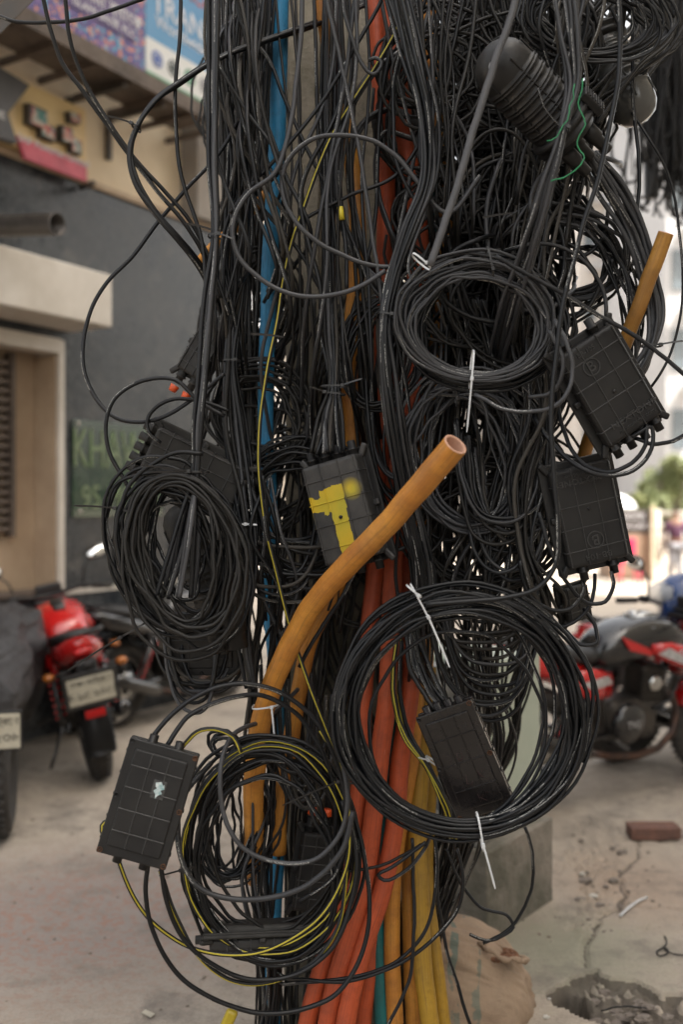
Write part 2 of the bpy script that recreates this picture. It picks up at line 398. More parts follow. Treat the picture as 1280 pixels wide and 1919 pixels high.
def coil_pts(cx, cy, d, rx, ry, n, wmin, wmax, ties=(90,), rot=0, dd=.02, tiltx=0, tilty=0, wob=.35, seed=1, k=60, th0=0, start=None, end=None, sq=0):
    r = np.random.RandomState(seed); N = int(n*k); t = np.linspace(0, n, N); th = 2*math.pi*t+th0
    def rnd(amp=1.0):
        q = (r.rand(int(n)+3)-.5)*2*amp; i = t.astype(int); f = t-i; f = f*f*(3-2*f); return q[i]*(1-f)+q[i+1]*f
    a, b, jx, jy = rnd(1.1), rnd(), rnd(), rnd()
    h2, h3, p2, p3 = r.rand()*.035, r.rand()*.022, r.rand()*6.28, r.rand()*6.28
    tie = np.min(np.stack([np.sin((th-R(q))/2)**2*.9+.02 for q in ties]), 0) if len(ties) else np.ones(N)
    w = wmin+(wmax-wmin)*np.minimum(1, tie*1.5)
    Rr = a*w; x = (rx+Rr)*np.cos(th)+jx*wob*w; y = (ry+Rr)*np.sin(th)+jy*wob*w
    x *= 1+h2*np.sin(2*th+p2)+h3*np.sin(3*th+p3); y *= 1+h2*np.sin(2*th+p2)+h3*np.sin(3*th+p3)
    w = np.minimum(w, 30)
    x += w*.16*np.sin(th*2.37+seed)+w*.10*np.sin(th*5.13)+w*.05*np.sin(th*11.7)
    y += w*.16*np.sin(th*1.71+seed*2)+w*.09*np.sin(th*4.31)+w*.05*np.sin(th*10.3)
    c, s = math.cos(R(rot)), math.sin(R(rot)); X = cx+x*c-y*s; Y = cy+x*s+y*c
    dep = d+b*dd*(.3+.7*np.minimum(1, tie*1.5))+tiltx*np.cos(th)+tilty*np.sin(th)+(r.randn()*.002)
    P = np.stack([(X-CX)/FL*dep, dep, CH+(HZ-Y)/FL*dep], -1)
    if start: P = np.concatenate([spline(WP(start)+[tuple(P[0])], .02)[:-1], P])
    if end: P = np.concatenate([P, spline([tuple(P[-1])]+WP(end), .02)[1:]])
    return P
def coil(label, args, r=.0045, m=None, ties=(), name='cable_coil', extra=(), cat='cable coil', **kw):
    r = r*.88
    cx, cy, d = args[:3]; th = thing(name, label, cat, W(cx, cy, d))
    t = TB(); t.tube(coil_pts(*args, **kw), r, 8); t.build('cable', m or K_BLACK, th)
    for a2, m2, k2 in extra:
        t = TB(); t.tube(coil_pts(*a2, **k2), r, 8); t.build('cable', m2, th)
    for tt in ties: zip_tie(th, *tt[0], **(tt[1] if len(tt) > 1 else {}))
    return th
# ================================================================ GROUND
def seg_dist(X, Y, line):
    D_ = np.full(X.shape, 1e9)
    for (a, b) in zip(line, line[1:]):
        ax, ay = a[0], a[1]; vx, vy = b[0]-ax, b[1]-ay; t = np.clip(((X-ax)*vx+(Y-ay)*vy)/(vx*vx+vy*vy+1e-9), 0, 1)
        D_ = np.minimum(D_, np.hypot(X-ax-t*vx, Y-ay-t*vy))
    return D_
def in_poly(X, Y, P):
    r = np.zeros(X.shape, bool)
    for i in range(len(P)):
        (x1, y1), (x2, y2) = P[i][:2], P[(i+1) % len(P)][:2]
        c = ((y1 > Y) != (y2 > Y)) & (X < (x2-x1)*(Y-y1)/((y2-y1)+1e-12)+x1); r ^= c
    return r
def fbm(X, Y, s, seed, o=4):
    r = np.random.RandomState(seed); out = np.zeros(X.shape); a = 1
    for k in range(o):
        for q in range(4):
            an = r.rand()*6.28; f = s*2**k*(.7+.6*r.rand()); out += a*np.sin(f*(X*math.cos(an)+Y*math.sin(an))+r.rand()*6.28)*.35
        a *= .55
    return out
gx = np.unique(np.concatenate([np.linspace(-150, -5, 16), np.linspace(-5, .2, 90), np.arange(.2, 2.2, .011), np.linspace(2.2, 6, 50), np.linspace(6, 150, 16)]))
gy = np.unique(np.concatenate([np.linspace(-20, 2.2, 12), np.arange(2.2, 4.6, .012), np.linspace(4.6, 9, 70), np.linspace(9, 300, 30)]))
X, Y = np.meshgrid(gx, gy); Z = np.zeros(X.shape)
Xn = X+fbm(X, Y, 22, 3)*.012; Yn = Y+fbm(X, Y, 22, 4)*.012
def gl(pts): return [tuple(G(*p))[:2] for p in pts]
for ln, wd_, dp in ((gl([(1290, 1560), (1200, 1580), (1188, 1612), (1160, 1645), (1168, 1700), (1120, 1722), (1100, 1765), (1090, 1810)]), .009, .020),
                    (gl([(1168, 1690), (1215, 1700), (1290, 1706)]), .006, .02),
                    (gl([(1040, 1640), (1085, 1600), (1100, 1540), (1150, 1500)]), .005, .01),
                    (gl([(-20, 1832), (70, 1868), (150, 1884), (240, 1900), (330, 1940)]), .006, .008),
                    (gl([(160, 1886), (230, 1850), (300, 1812), (420, 1760)]), .005, .006),
                    (gl([(1190, 1490), (1290, 1512)]), .008, .012)):
    d_ = seg_dist(Xn, Yn, ln); Z -= dp*np.exp(-(d_/wd_)**2)
near = (X > -4) & (X < 4) & (Y < 8) & (Y > 2)
Z += np.where(near, fbm(X, Y, 9, 8)*.0022, 0)
low = in_poly(Xn, Yn, gl([(1300, 1868), (1230, 1858), (1190, 1838), (1130, 1828), (1112, 1815), (1085, 1828), (1060, 1842), (1034, 1856), (1038, 1884), (1080, 1905), (1150, 1925), (1320, 1975)]))
rub = np.where(low, -.045+np.abs(fbm(X, Y, 60, 12))*.035, 0); Z += rub
rubble2 = in_poly(Xn, Yn, gl([(1045, 1560), (1110, 1530), (1180, 1560), (1160, 1640), (1140, 1700), (1095, 1770), (1060, 1740), (1090, 1660)]))
Z += np.where(rubble2, -.012+np.abs(fbm(X, Y, 70, 15))*.022, 0)
hc = G(1068, 1869); hd = np.hypot((Xn-hc.x)/.056, (Yn-hc.y)/.062)
Z -= np.where(hd < 1.25, .30*np.clip((1.25-hd)/.35, 0, 1), 0)
n0, n1 = X.shape; idx = np.arange(n0*n1).reshape(n0, n1)
Fq = np.stack([idx[:-1, :-1], idx[:-1, 1:], idx[1:, 1:], idx[1:, :-1]], -1).reshape(-1, 4)
gm = raw_mesh('ground', np.stack([X.ravel(), Y.ravel(), Z.ravel()], -1), Fq)
m, t, p, N, L = nodes('concrete_ground')
tc = N.new('ShaderNodeTexCoord'); O = tc.outputs['Object']
n1_ = noise_n(t, 1.3, 8, .7, vec=O); n2_ = noise_n(t, 14, 8, .75, vec=O); n3_ = noise_n(t, 95, 5, .7, vec=O)
base = ramp(t, n1_.outputs[0], ((.30, (.35, .295, .235)), (.5, (.44, .38, .31)), (.7, (.27, .245, .215)))).outputs[0]
base = mixc(t, ramp(t, n2_.outputs[0], ((.40, 0.), (.72, .6))).outputs[0], base, (.20, .17, .145))
base = mixc(t, ramp(t, n3_.outputs[0], ((.45, 0.), (.8, .45))).outputs[0], base, (.11, .095, .08))
sx = N.new('ShaderNodeSeparateXYZ'); L.new(O, sx.inputs[0])
def spot(x, y, r0, r1):
    d = math_n(t, 'SQRT', math_n(t, 'ADD', math_n(t, 'POWER', math_n(t, 'SUBTRACT', sx.outputs[0], x), 2), math_n(t, 'POWER', math_n(t, 'SUBTRACT', sx.outputs[1], y), 2)))
    d = math_n(t, 'ADD', d, math_n(t, 'MULTIPLY', math_n(t, 'SUBTRACT', n2_.outputs[0], .5), .8))
    mr = N.new('ShaderNodeMapRange'); L.new(d, mr.inputs[0]); mr.inputs[1].default_value = r0; mr.inputs[2].default_value = r1
    mr.inputs[3].default_value = 1; mr.inputs[4].default_value = 0; return mr.outputs[0]
vo = N.new('ShaderNodeTexVoronoi'); vo.inputs['Scale'].default_value = 60; vo.inputs['Randomness'].default_value = 1
nz = noise_n(t, 20, 4, vec=O); dv = N.new('ShaderNodeVectorMath'); dv.operation = 'MULTIPLY_ADD'; L.new(nz.outputs[1], dv.inputs[0]); dv.inputs[1].default_value = (.05, .05, .05); L.new(O, dv.inputs[2])
L.new(dv.outputs[0], vo.inputs['Vector']); sv = N.new('ShaderNodeSeparateColor'); L.new(vo.outputs['Color'], sv.inputs[0])
chip = math_n(t, 'MULTIPLY', math_n(t, 'GREATER_THAN', sv.outputs[0], .60), ramp(t, n2_.outputs[0], ((.38, 0.), (.52, 1.))).outputs[0])
a1 = spot(-1.05, 3.85, .30, 1.0)
base = mixc(t, math_n(t, 'MULTIPLY', a1, .75), base, (.19, .165, .16))
base = mixc(t, math_n(t, 'MULTIPLY', math_n(t, 'MULTIPLY', chip, a1), .55), base, (.28, .135, .09))
base = mixc(t, math_n(t, 'MULTIPLY', spot(1.25, 4.15, .1, .5), .55), base, (.32, .225, .165))
base = mixc(t, math_n(t, 'MULTIPLY', spot(.80, 3.55, .12, .45), .55), base, (.15, .17, .115))
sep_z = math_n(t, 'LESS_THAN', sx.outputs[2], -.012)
ns_ = noise_n(t, 2.6, 8, .75, vec=O); base = mixc(t, ramp(t, ns_.outputs[0], ((.50, 0.), (.66, .7))).outputs[0], base, (.15, .13, .11))
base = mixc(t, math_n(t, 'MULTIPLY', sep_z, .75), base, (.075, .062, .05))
L.new(base, p.inputs['Base Color']); p.inputs['Roughness'].default_value = .88
b_ = math_n(t, 'ADD', math_n(t, 'MULTIPLY', n2_.outputs[0], .7), math_n(t, 'MULTIPLY', n3_.outputs[0], .35)); bump_n(t, p, b_, .55, .02)
gm.materials.append(m); go = bpy.data.objects.new('ground', gm); C.objects.link(go); go['kind'] = 'structure'
rg = np.random.RandomState(91); mbG = MB()
for i in range(900):
    if i < 450: q = (rg.uniform(.5, 2.1), rg.uniform(2.95, 5.0))
    else: q = (rg.uniform(-2.2, .6), rg.uniform(2.9, 6.5))
    if q[1] < 3.6 and q[0] > .6: continue
    s = .0018+.006*rg.rand()**3; a = rg.rand()*6.28
    mbG.lathe([(s*.7, 0), (s, s*.35), (s*.5, s*.8), (0, s*.85)], 5, Matrix.Translation((q[0], q[1], 0)) @ Matrix.Rotation(a, 4, 'Z') @ Matrix.Diagonal((1.5, 1, 1, 1)), smooth=False, cap=False)
mbG.build('grit', mat('grit_stone', (.24, .20, .16), .95, vs=3, lo=.4, hi=.6, col2=(.10, .085, .07)), None, 'fine grit and crumbs scattered over the pavement', 'grit', None, 'stuff')

# ================================================================ SHOP BUILDING ON THE LEFT
u_ = Vector((.5113, .8594, 0)); n_ = Vector((.8594, -.5113, 0)); P0 = Vector((-1.517, 7.65, 0)); C0 = n_.dot(P0)
def WD(px, off=0): return (C0+off)/(n_.x*(px-CX)/FL+n_.y)
def WL(px, py, off=0): return W(px, py, WD(px, off))
def S(px, off=0): return (WL(px, HZ, off)-P0).dot(u_)
def WS(s, z, off=0): return P0+u_*s+n_*off+Vector((0, 0, z))
def wbox(mb, s0, s1, z0, z1, o0, o1, m=None, bevel=0):
    M4 = Matrix((( u_.x, n_.x, 0, 0), (u_.y, n_.y, 0, 0), (0, 0, 1, 0), (0, 0, 0, 1)))
    c = WS((s0+s1)/2, (z0+z1)/2, (o0+o1)/2)
    mb.box((0, 0, 0), (abs(s1-s0), abs(o1-o0), abs(z1-z0)), Matrix.Translation(c) @ M4, bevel, m=m)
def TM(px, py, off): # text frame on the wall
    c = WL(px, py, off); return Matrix(((u_.x, 0, n_.x, c.x), (u_.y, 0, n_.y, c.y), (0, 1, 0, c.z), (0, 0, 0, 1)))
def granite():
    m, t, p, N, L = nodes('polished_granite'); n = noise_n(t, 38, 8, .85); n2 = noise_n(t, 1.1, 8, .7)
    a = ramp(t, n.outputs[0], ((.38, (.008, .011, .015)), (.52, (.022, .027, .033)), (.66, (.11, .12, .13)))).outputs[0]
    a = mixc(t, ramp(t, n2.outputs[0], ((.40, 0.), (.60, .7))).outputs[0], a, (.095, .10, .105))
    n3 = noise_n(t, 3.2, 8, .7); a = mixc(t, ramp(t, n3.outputs[0], ((.55, 0.), (.68, .55))).outputs[0], a, (.15, .145, .135))
    L.new(a, p.inputs['Base Color']); L.new(ramp(t, n2.outputs[0], ((.35, .16), (.65, .42))).outputs[0], p.inputs['Roughness']); p.inputs['Specular IOR Level'].default_value = .35; return m
M_GRAN = granite()
M_CREAM = mat('cream_plaster', (.84, .72, .54), .85, vs=1.6, col2=(.70, .58, .42), bump=.2, bs=30, bd=.01)
M_CREAM2 = mat('cream_panel', (.48, .37, .26), .7, vs=3, col2=(.40, .30, .21))
M_WHITE = mat('weathered_white_metal', (.62, .58, .52), .45, vs=3, col2=(.50, .46, .40))
M_DARKST = mat('dark_painted_steel', (.05, .048, .045), .5, .3, col2=(.09, .07, .055))
M_BROWN = mat('brown_weathered_metal', (.13, .10, .08), .7, col2=(.07, .055, .045), vs=5)
bl = thing('shop_building', 'long low shop building with dark polished granite below and cream plaster above', 'building', WS(0, 0))
s_end = S(455); s_w = S(118)
mb = MB(); wbox(mb, -5, s_end, -.1, .965, -3, 0); wbox(mb, s_w, s_end, .965, 3.86, -3, -.001); wbox(mb, -5, s_w, 2.73, 3.86, -3, -.002)
wbox(mb, -5, -3.0, .965, 2.73, -3, -.003); mb.build('granite_wall', M_GRAN, bl)
mb = MB(); wbox(mb, -3.0, s_w, .965, 2.73, -.5, -.21); mb.build('recess_panel', M_CREAM2, bl)
mb = MB(); wbox(mb, s_w-.06, s_w-.003, .967, 2.72, -.2, .02, bevel=.004); wbox(mb, -3, s_w-.07, 2.62, 2.72, -.1, .05, bevel=.004); mb.build('window_frame', M_WHITE, bl)
mb = MB(); wbox(mb, s_w-.075, s_w-.063, .975, 2.61, -.21, -.005); mb.build('recess_side', M_CREAM2, bl)
gr = MB()
for i in range(19): wbox(gr, -3, S(17, -.15), 1.40+i*.062, 1.432+i*.062, -.19, -.14)
wbox(gr, S(17, -.15), S(23, -.15), 1.36, 2.61, -.2, -.12); gr.build('louvre', M_BROWN, bl)
mb = MB(); wbox(mb, s_w, s_end, .95, .985, 0, .012); mb.build('trim_strip', M_WHITE, bl)
mb = MB(); wbox(mb, -5, s_w, .967, .995, -.2, .035); mb.build('sill', M_BROWN, bl)
mb = MB(); wbox(mb, -5, S(405), 3.862, 7, -3, -.06); mb.build('plaster_wall', M_CREAM, bl)
mb = MB(); wbox(mb, -5, S(405), 3.862, 3.90, -.06, .03); mb.build('ledge', M_CREAM2, bl)
mb = MB(); wbox(mb, S(348), S(398), 3.90, 5.0, -.06, .12, bevel=.01); mb.build('pilaster', mat('grey_render', (.30, .27, .24), .85, vs=2, col2=(.22, .20, .18)), bl)
mb = MB(); wbox(mb, -5, S(400, .5), 4.50, 4.53, .12, .52); wbox(mb, -5, S(400, .5), 4.45, 4.56, .525, .55)
for i in range(14): wbox(mb, -3+i*.33, -2.97+i*.33, 4.455, 4.498, -.05, .5)
mb.build('shelf', M_BROWN, bl)
for px_ in (135, 210):
    mb = MB(); wbox(mb, S(px_)-.02, S(px_)+.02, 4.13 if px_ > 150 else 4.0, 4.45, -.055, -.02); wbox(mb, S(px_)-.018, S(px_)+.018, 4.41, 4.448, -.018, .5); mb.build('bracket', M_DARKST, bl)
mb = MB(); wbox(mb, -4.5, S(210, .4), 2.785, 3.145, .003, .40, bevel=.012); mb.build('shutter_box', M_WHITE, bl)
# duct, signs
d = thing('exhaust_duct', 'dull steel pipe with a cut open black end sticking out above the white shutter box', 'pipe', W(60, 423, 5.8))
A_, B_ = W(107, 420, 5.6), W(-160, 429, 6.2); tb = MB(); q = (A_-B_).to_track_quat('Z', 'Y').to_matrix().to_4x4(); Ld = (A_-B_).length
tb.lathe([(.063, 0), (.063, Ld-.01), (.066, Ld), (.058, Ld), (.055, Ld-.5), (0, Ld-.52)], 28, Matrix.Translation(B_) @ q, cap=False)
tb.build('pipe_wall', mat('dull_steel', (.11, .10, .095), .4, .6, col2=(.06, .055, .05)), d)
M_GLASSG = mat('green_acrylic', (.010, .032, .024), .14, vs=2.5, col2=(.030, .065, .030), coat=.5)
M_LET = mat('pale_green_letters', (.11, .18, .07), .4, vs=9, col2=(.16, .20, .12))
g = thing('green_name_plate', 'green glassy name plate with tall pale letters fixed on the granite wall', 'sign', WL(200, 960, .02))
mb = MB(); s0, s1 = S(136, .02), S(305, .02); wbox(mb, s0, s1, 1.49, 2.18, .004, .02, bevel=.003); mb.build('plate', M_GLASSG, g)
text_obj('lettering', 'KHAW', .40, .003, M_LET, g, arr(g, TM(205, 846, .025)), .60)
text_obj('lettering', '95 MO', .24, .003, M_LET, g, arr(g, TM(205, 934, .025)), .82)
for q in ((142, 793), (146, 958)):
    mb = MB(); c = WL(q[0]+3, q[1], .02); mb.cyl(c, c+n_*.012, .012, k=12); mb.build('standoff_bolt', M_WHITE, g)
def pattern_mat():
    m, t, p, N, L = nodes('banner_pattern'); v = N.new('ShaderNodeTexVoronoi'); v.inputs['Scale'].default_value = 42
    tc = N.new('ShaderNodeTexCoord'); L.new(tc.outputs['Object'], v.inputs['Vector']); s = N.new('ShaderNodeSeparateColor'); L.new(v.outputs['Color'], s.inputs[0])
    r = ramp(t, s.outputs[0], ((.0, (.10, .08, .22)), (.35, (.10, .30, .45)), (.55, (.12, .09, .25)), (.75, (.60, .25, .14)), (.9, (.2, .12, .3)))); r.color_ramp.interpolation = 'CONSTANT'
    L.new(r.outputs[0], p.inputs['Base Color']); p.inputs['Roughness'].default_value = .6; return m
M_PUR = mat('purple_vinyl', (.115, .085, .20), .6, vs=2, col2=(.13, .10, .21)); M_WVIN = mat('white_vinyl', (.66, .67, .66), .6, vs=2, col2=(.6, .61, .6))
M_BLU = mat('blue_vinyl', (.10, .26, .46), .6, vs=2, col2=(.12, .29, .48)); M_LWH = mat('white_print', (.7, .7, .72), .6, vs=2, col2=(.62, .62, .64))
g = thing('bank_billboard', 'purple and speckled bank hoarding with white letters above the cream wall', 'billboard', WS(S(200), 4.6, .45))
sm_ = S(272, .45)
mb = MB(); wbox(mb, -4, sm_-.004, 4.62, 7, .42, .45); mb.build('board', pattern_mat(), g)
mb = MB(); wbox(mb, -4, S(252, .45), 4.78, 6.9, .452, .456); mb.build('purple_field', M_PUR, g)
text_obj('lettering', 'ISLAMI BANK PLC', .075, .001, M_LWH, g, arr(g, TM(196, 34, .459)), 1.0)
text_obj('lettering', 'ইসলামী ব্যাংক', .13, .001, M_LWH, g, arr(g, TM(196, 8, .459)), .9)
g = thing('money_transfer_billboard', 'blue hoarding with big white letters and a white strip of round logos', 'billboard', WS(S(340), 4.6, .45))
s2_ = S(420, .45)
mb = MB(); wbox(mb, sm_+.004, s2_, 4.88, 7, .42, .45); mb.build('board', M_BLU, g)
mb = MB(); wbox(mb, sm_+.004, s2_, 4.64, 4.879, .42, .452); mb.build('logo_strip', M_WVIN, g)
mb = MB(); wbox(mb, sm_+.004, s2_, 4.615, 4.639, .42, .455); mb.build('green_edge', mat('green_edge_vinyl', (.12, .33, .20), .6), g)
text_obj('lettering', 'TRANSFER', .22, .001, M_LWH, g, arr(g, TM(284, -1, .453)), 1.0, 'LEFT')
text_obj('lettering', 'Worldwide Money', .125, .001, M_LWH, g, arr(g, TM(291, 38, .453)), 1.0, 'LEFT')
text_obj('lettering', 'EXCHANGE', .16, .001, mat('red_print', (.55, .10, .07), .6), g, arr(g, TM(330, -30, .453)), 1.0, 'LEFT')
for i, (px_, col) in enumerate(((294, (.10, .16, .42)), (324, (.10, .12, .12)), (355, (.05, .28, .15)), (383, (.3, .3, .32)))):
    c = WL(px_, 0, .453); c.z = 4.755; mb = MB(); Mx = Matrix(((u_.x, 0, n_.x, c.x), (u_.y, 0, n_.y, c.y), (0, 1, 0, c.z), (0, 0, 0, 1)))
    mb.lathe([(.060, 0), (.060, .002), (.045, .002), (.045, 0)], 28, Mx, cap=False, smooth=False); mb.lathe([(.034, 0), (.034, .002)], 24, Mx, smooth=False); mb.build('logo', mat('logo_ink', col, .6), g)
M_GOLD = mat('gold_composite_panel', (.72, .55, .28), .4, vs=2, col2=(.66, .48, .24)); M_GREYP = mat('charcoal_composite_panel', (.085, .085, .09), .4)
g = thing('shop_fascia_sign', 'gold fascia sign with raised block letters, pink red strip and charcoal arrow panel', 'sign', WS(S(100), 3.9, .08))
mb = MB(); wbox(mb, -4, S(160, .08), 3.915, 4.36, -.05, .08, bevel=.004); mb.build('gold_panel', M_GOLD, g)
mb = MB(); mb.poly([WL(*q, .16) for q in ((-90, 30), (-10, 120), (55, 160), (14, 213), (32, 268), (-90, 230))], -n_*.07); mb.build('arrow_panel', M_GREYP, g)
mb = MB(); mb.poly([WL(*q, .115) for q in ((32, 254), (162, 307), (162, 340), (48, 297))], -n_*.032); mb.build('red_strip', mat('pink_red_vinyl', (.62, .12, .17), .5), g)
text_obj('lettering', 'SAIF Powertec Limited', .068, .002, M_LWH, g, arr(g, TM(102, 284, .119)), 1.0)
text_obj('lettering', 'NE', .07, .002, M_LWH, g, arr(g, TM(-2, 214, .163)), 1.0)
def chroma():  # colour blotches imitate reflections on the raised letter faces
    m, t, p, N, L = nodes('painted_reflection_face'); n = noise_n(t, 9, 3, .6); r = ramp(t, n.outputs[0], ((.3, (.03, .16, .14)), (.42, (.40, .36, .30)), (.5, (.45, .10, .06)), (.56, (.08, .12, .16)), (.7, (.35, .33, .25))))
    r.color_ramp.interpolation = 'CONSTANT'; L.new(r.outputs[0], p.inputs['Base Color']); p.inputs['Roughness'].default_value = .3; return m
M_CH = chroma()
for pl in ([(53, 192), (88, 208), (88, 232), (104, 243), (104, 266), (77, 255), (77, 240), (53, 230)], [(115, 233), (134, 240), (136, 256), (153, 265), (153, 291), (134, 284), (134, 268), (115, 264)], [(130, 208), (151, 215), (151, 233), (132, 228)]):
    mb = MB(); mb.poly([WL(*q, .135) for q in pl], -n_*.055); k_ = mb.build('raised_letter', M_DARKST, g)
    cx_ = sum(q[0] for q in pl)/len(pl); cy_ = sum(q[1] for q in pl)/len(pl)
    mb = MB(); mb.poly([WL(cx_+(q[0]-cx_)*.86+1, cy_+(q[1]-cy_)*.86, .139) for q in pl], -n_*.004); mb.build('letter_face', M_CH, k_)
mb = MB(); mb.cyl(WL(150, 352, .02), WL(174, 343, .25), .02); mb.build('conduit_stub', M_DARKST, None, 'short dark pipe stub poking out of the wall below the gold sign', 'pipe')
# unseen block added at right, outside the view, to shade the near ground
ob = thing('apartment_building', 'tall plain block across the lane, unseen and added to shade the near ground', 'building', (14.2, -5, 0))
mb = MB(); mb.box((14.2, -5.0, 15), (9.4, 29, 30)); mb.build('wall', mat('bounce_plaster', (.66, .60, .50), .85), ob)  # plaster of the added block kept pale to bounce light back
# steel angle at the top left corner
mb = MB(); a, b = W(-40, 75, 3.0), W(75, -40, 3.0); dr = (b-a).normalized(); sd_ = dr.cross(Vector((0, 1, 0)))
mb.poly([a-sd_*.03, b-sd_*.03, b+sd_*.03, a+sd_*.03], (0, .004, 0)); mb.poly([a+sd_*.03+Vector((0, .0045, 0)), b+sd_*.03+Vector((0, .0045, 0)), b+sd_*.034+Vector((0, .05, 0)), a+sd_*.034+Vector((0, .05, 0))], sd_*.004)
mb.build('steel_angle', M_DARKST, None, 'grey steel angle bar crossing the top left corner', 'metal bar')

# ================================================================ STREET BEHIND
M_FAC = [mat('pale_facade', (.66, .63, .60), .8, vs=.3, col2=(.58, .55, .52)), mat('grey_facade', (.50, .51, .53), .8, vs=.3, col2=(.44, .45, .47)), mat('beige_facade', (.60, .54, .46), .8, vs=.3, col2=(.52, .46, .40))]
M_WIN = mat('window_glass', (.10, .12, .14), .15, vs=1, col2=(.16, .19, .21))
def tower(label, px0, px1, d, h, depth, fm, nf, nw):
    x0 = (px0-CX)/FL*d; x1 = (px1-CX)/FL*d; b = thing('apartment_building', label, 'building', ((x0+x1)/2, d, 0))
    mb = MB(); mb.box(((x0+x1)/2, d+depth/2, h/2), (x1-x0, depth, h)); mb.build('wall', fm, b)
    mb = MB(); mb.box(((x0+x1)/2, d+depth/2, h+.35), (x1-x0+.4, depth+.4, .7)); mb.build('parapet', M_FAC[0], b)
    fw = (x1-x0)/nw; fh = h/nf; proto = None
    for i in range(nw):
        for j in range(1, nf):
            if not (i+j*3) % 7: continue
            loc = Vector((x0+(i+.5)*fw, d-.06, (j+.5)*fh))
            if proto is None:
                mb = MB(False); mb.box((0, 0, 0), (fw*.55, .06, fh*.5)); w = mb.build('window', M_WIN, b); proto = w
            else: w = proto.copy(); C.objects.link(w)
            w.parent = b; w.location = loc-Vector(b.location)
    for j in range(1, nf):
        mb = MB(); mb.box(((x0+x1)/2, d-.35, j*fh+.05), ((x1-x0)*.8, .6, .14)); mb.build('balcony_slab', M_FAC[1], b)
tower('pale grey white apartment block filling the street end behind the leaning yellow pipe', 1085, 1240, 42, 17, 12, M_FAC[0], 6, 4)
tower('tall grey block beyond the right edge of the cable mass', 1250, 1520, 34, 19, 12, M_FAC[1], 7, 6)
tower('beige block seen in slits just left of the concrete pole', 470, 760, 46, 15, 12, M_FAC[2], 5, 6)
tower('white block seen in slits between the cables right of the concrete pole', 780, 1070, 52, 13, 12, M_FAC[0], 5, 6)
tower('farthest grey block behind the left cable bundle', 250, 455, 38, 12, 10, M_FAC[1], 4, 5)
M_LEAF = mat('foliage', (.11, .14, .06), .6, vs=1.2, col2=(.20, .22, .09)); M_BARK = mat('bark', (.10, .075, .05), .9)
def tree(label, px, d, h, cr, seed, name='street_tree'):
    r = np.random.RandomState(seed); x = (px-CX)/FL*d; tr = thing(name, label, 'tree', (x, d, 0), 'trees at the end of the street')
    mb = MB(); mb.tube([(x, d, 0), (x+.05, d, h*.3), (x-.05, d+.1, h*.6)], [.14, .10, .06])
    for k in range(5):
        a = k*1.25; mb.tube([(x, d, h*.35+k*.1), (x+math.cos(a)*cr*.4, d+math.sin(a)*cr*.4, h*.55), (x+math.cos(a)*cr*.7, d+math.sin(a)*cr*.7, h*.75)], [.06, .04, .02], 6)
    mb.build('trunk', M_BARK, tr)
    cl = [(x+r.randn()*cr*.45, d+r.randn()*cr*.45, h*(.45+.5*r.rand()), cr*(.2+.25*r.rand())) for _ in range(26)]
    V = []; F = []
    for i in range(3600):
        c = cl[r.randint(len(cl))]; q = r.randn(3); q /= np.linalg.norm(q); q = np.array(c[:3])+q*c[3]*r.rand()**.4
        a, b = r.randn(3), r.randn(3); a = a/np.linalg.norm(a)*.09; b = b/np.linalg.norm(b)*.06
        k = len(V); V += [q-a, q+b, q+a, q-b]; F.append([k, k+1, k+2, k+3])
    me = raw_mesh('crown', np.array(V)-np.array(tr.location), F, smooth=False); me.materials.append(M_LEAF); o = bpy.data.objects.new('crown', me); C.objects.link(o); o.parent = tr
tree('bushy yellow green tree at the right edge above the stall', 1262, 30, 2.95, .85, 1)
tree('small round green tree just right of the upper black joint boxes', 1215, 32, 2.4, .55, 2)
tree('pale green bush peeping out above the white parasol', 1232, 27, 2.05, .5, 3, 'shrub')
# stall and parasol
st = thing('street_stall', 'brown wooden stall with a dark panel of pale writing under a white parasol', 'stall', W(1190, 1085, 20.5))
def fbox(mb, px0, py0, px1, py1, d, dep, bev=0, m=None):
    a = W(px0, py0, d); b = W(px1, py1, d); mb.box(((a.x+b.x)/2, d+dep/2, (a.z+b.z)/2), (abs(b.x-a.x), dep, abs(a.z-b.z)), None, bev, m=m)
mb = MB(); fbox(mb, 1145, 1000, 1222, 1086, 20.5, 1.0, .02); mb.build('counter', mat('tan_board', (.33, .22, .15), .7, vs=2), st)
mb = MB(); fbox(mb, 1145, 956, 1222, 999, 20.5, 1.0, .01); mb.build('menu_panel', mat('dark_panel', (.07, .055, .05), .5), st)
for k_, s_ in enumerate(('HOTEL', 'TEA CAKE')): text_obj('lettering', s_, .17, .003, M_LWH, st, arr(st, Matrix.Translation(W(1190, 968+k_*18, 20.48)) @ RX90), .9)
mb = MB(); fbox(mb, 1223, 948, 1228, 1086, 20.4, .1); mb.build('post', M_CREAM, st)
ps = thing('parasol', 'white dome parasol standing over the brown stall', 'parasol', W(1155, 1078, 21.5)); c = W(1152, 952, 21.5)
mb = MB(); mb.lathe([(.46, 0), (.44, .06), (.36, .17), (.22, .26), (.05, .31), (0, .32)], 24, Matrix.Translation(c), cap=False); mb.build('canopy', M_WVIN, ps)
mb = MB(); mb.cyl((c.x, c.y, 0), (c.x, c.y, c.z+.3), .02); mb.build('pole', M_DARKST, ps)
ch = thing('plastic_chair', 'bright pink plastic chair in front of the brown stall', 'chair', (W(1178, 1086, 19.6).x, 19.6, 0)); x = ch.location.x
M_PINK = mat('pink_plastic', (.62, .04, .12), .35)
mb = MB(); mb.box((x, 19.6, .43), (.44, .42, .04), None, .015); mb.build('seat', M_PINK, ch)
mb = MB(); mb.box((x, 19.83, .66), (.44, .03, .42), Matrix.Translation((0, 0, 0)), .015); mb.build('backrest', M_PINK, ch)
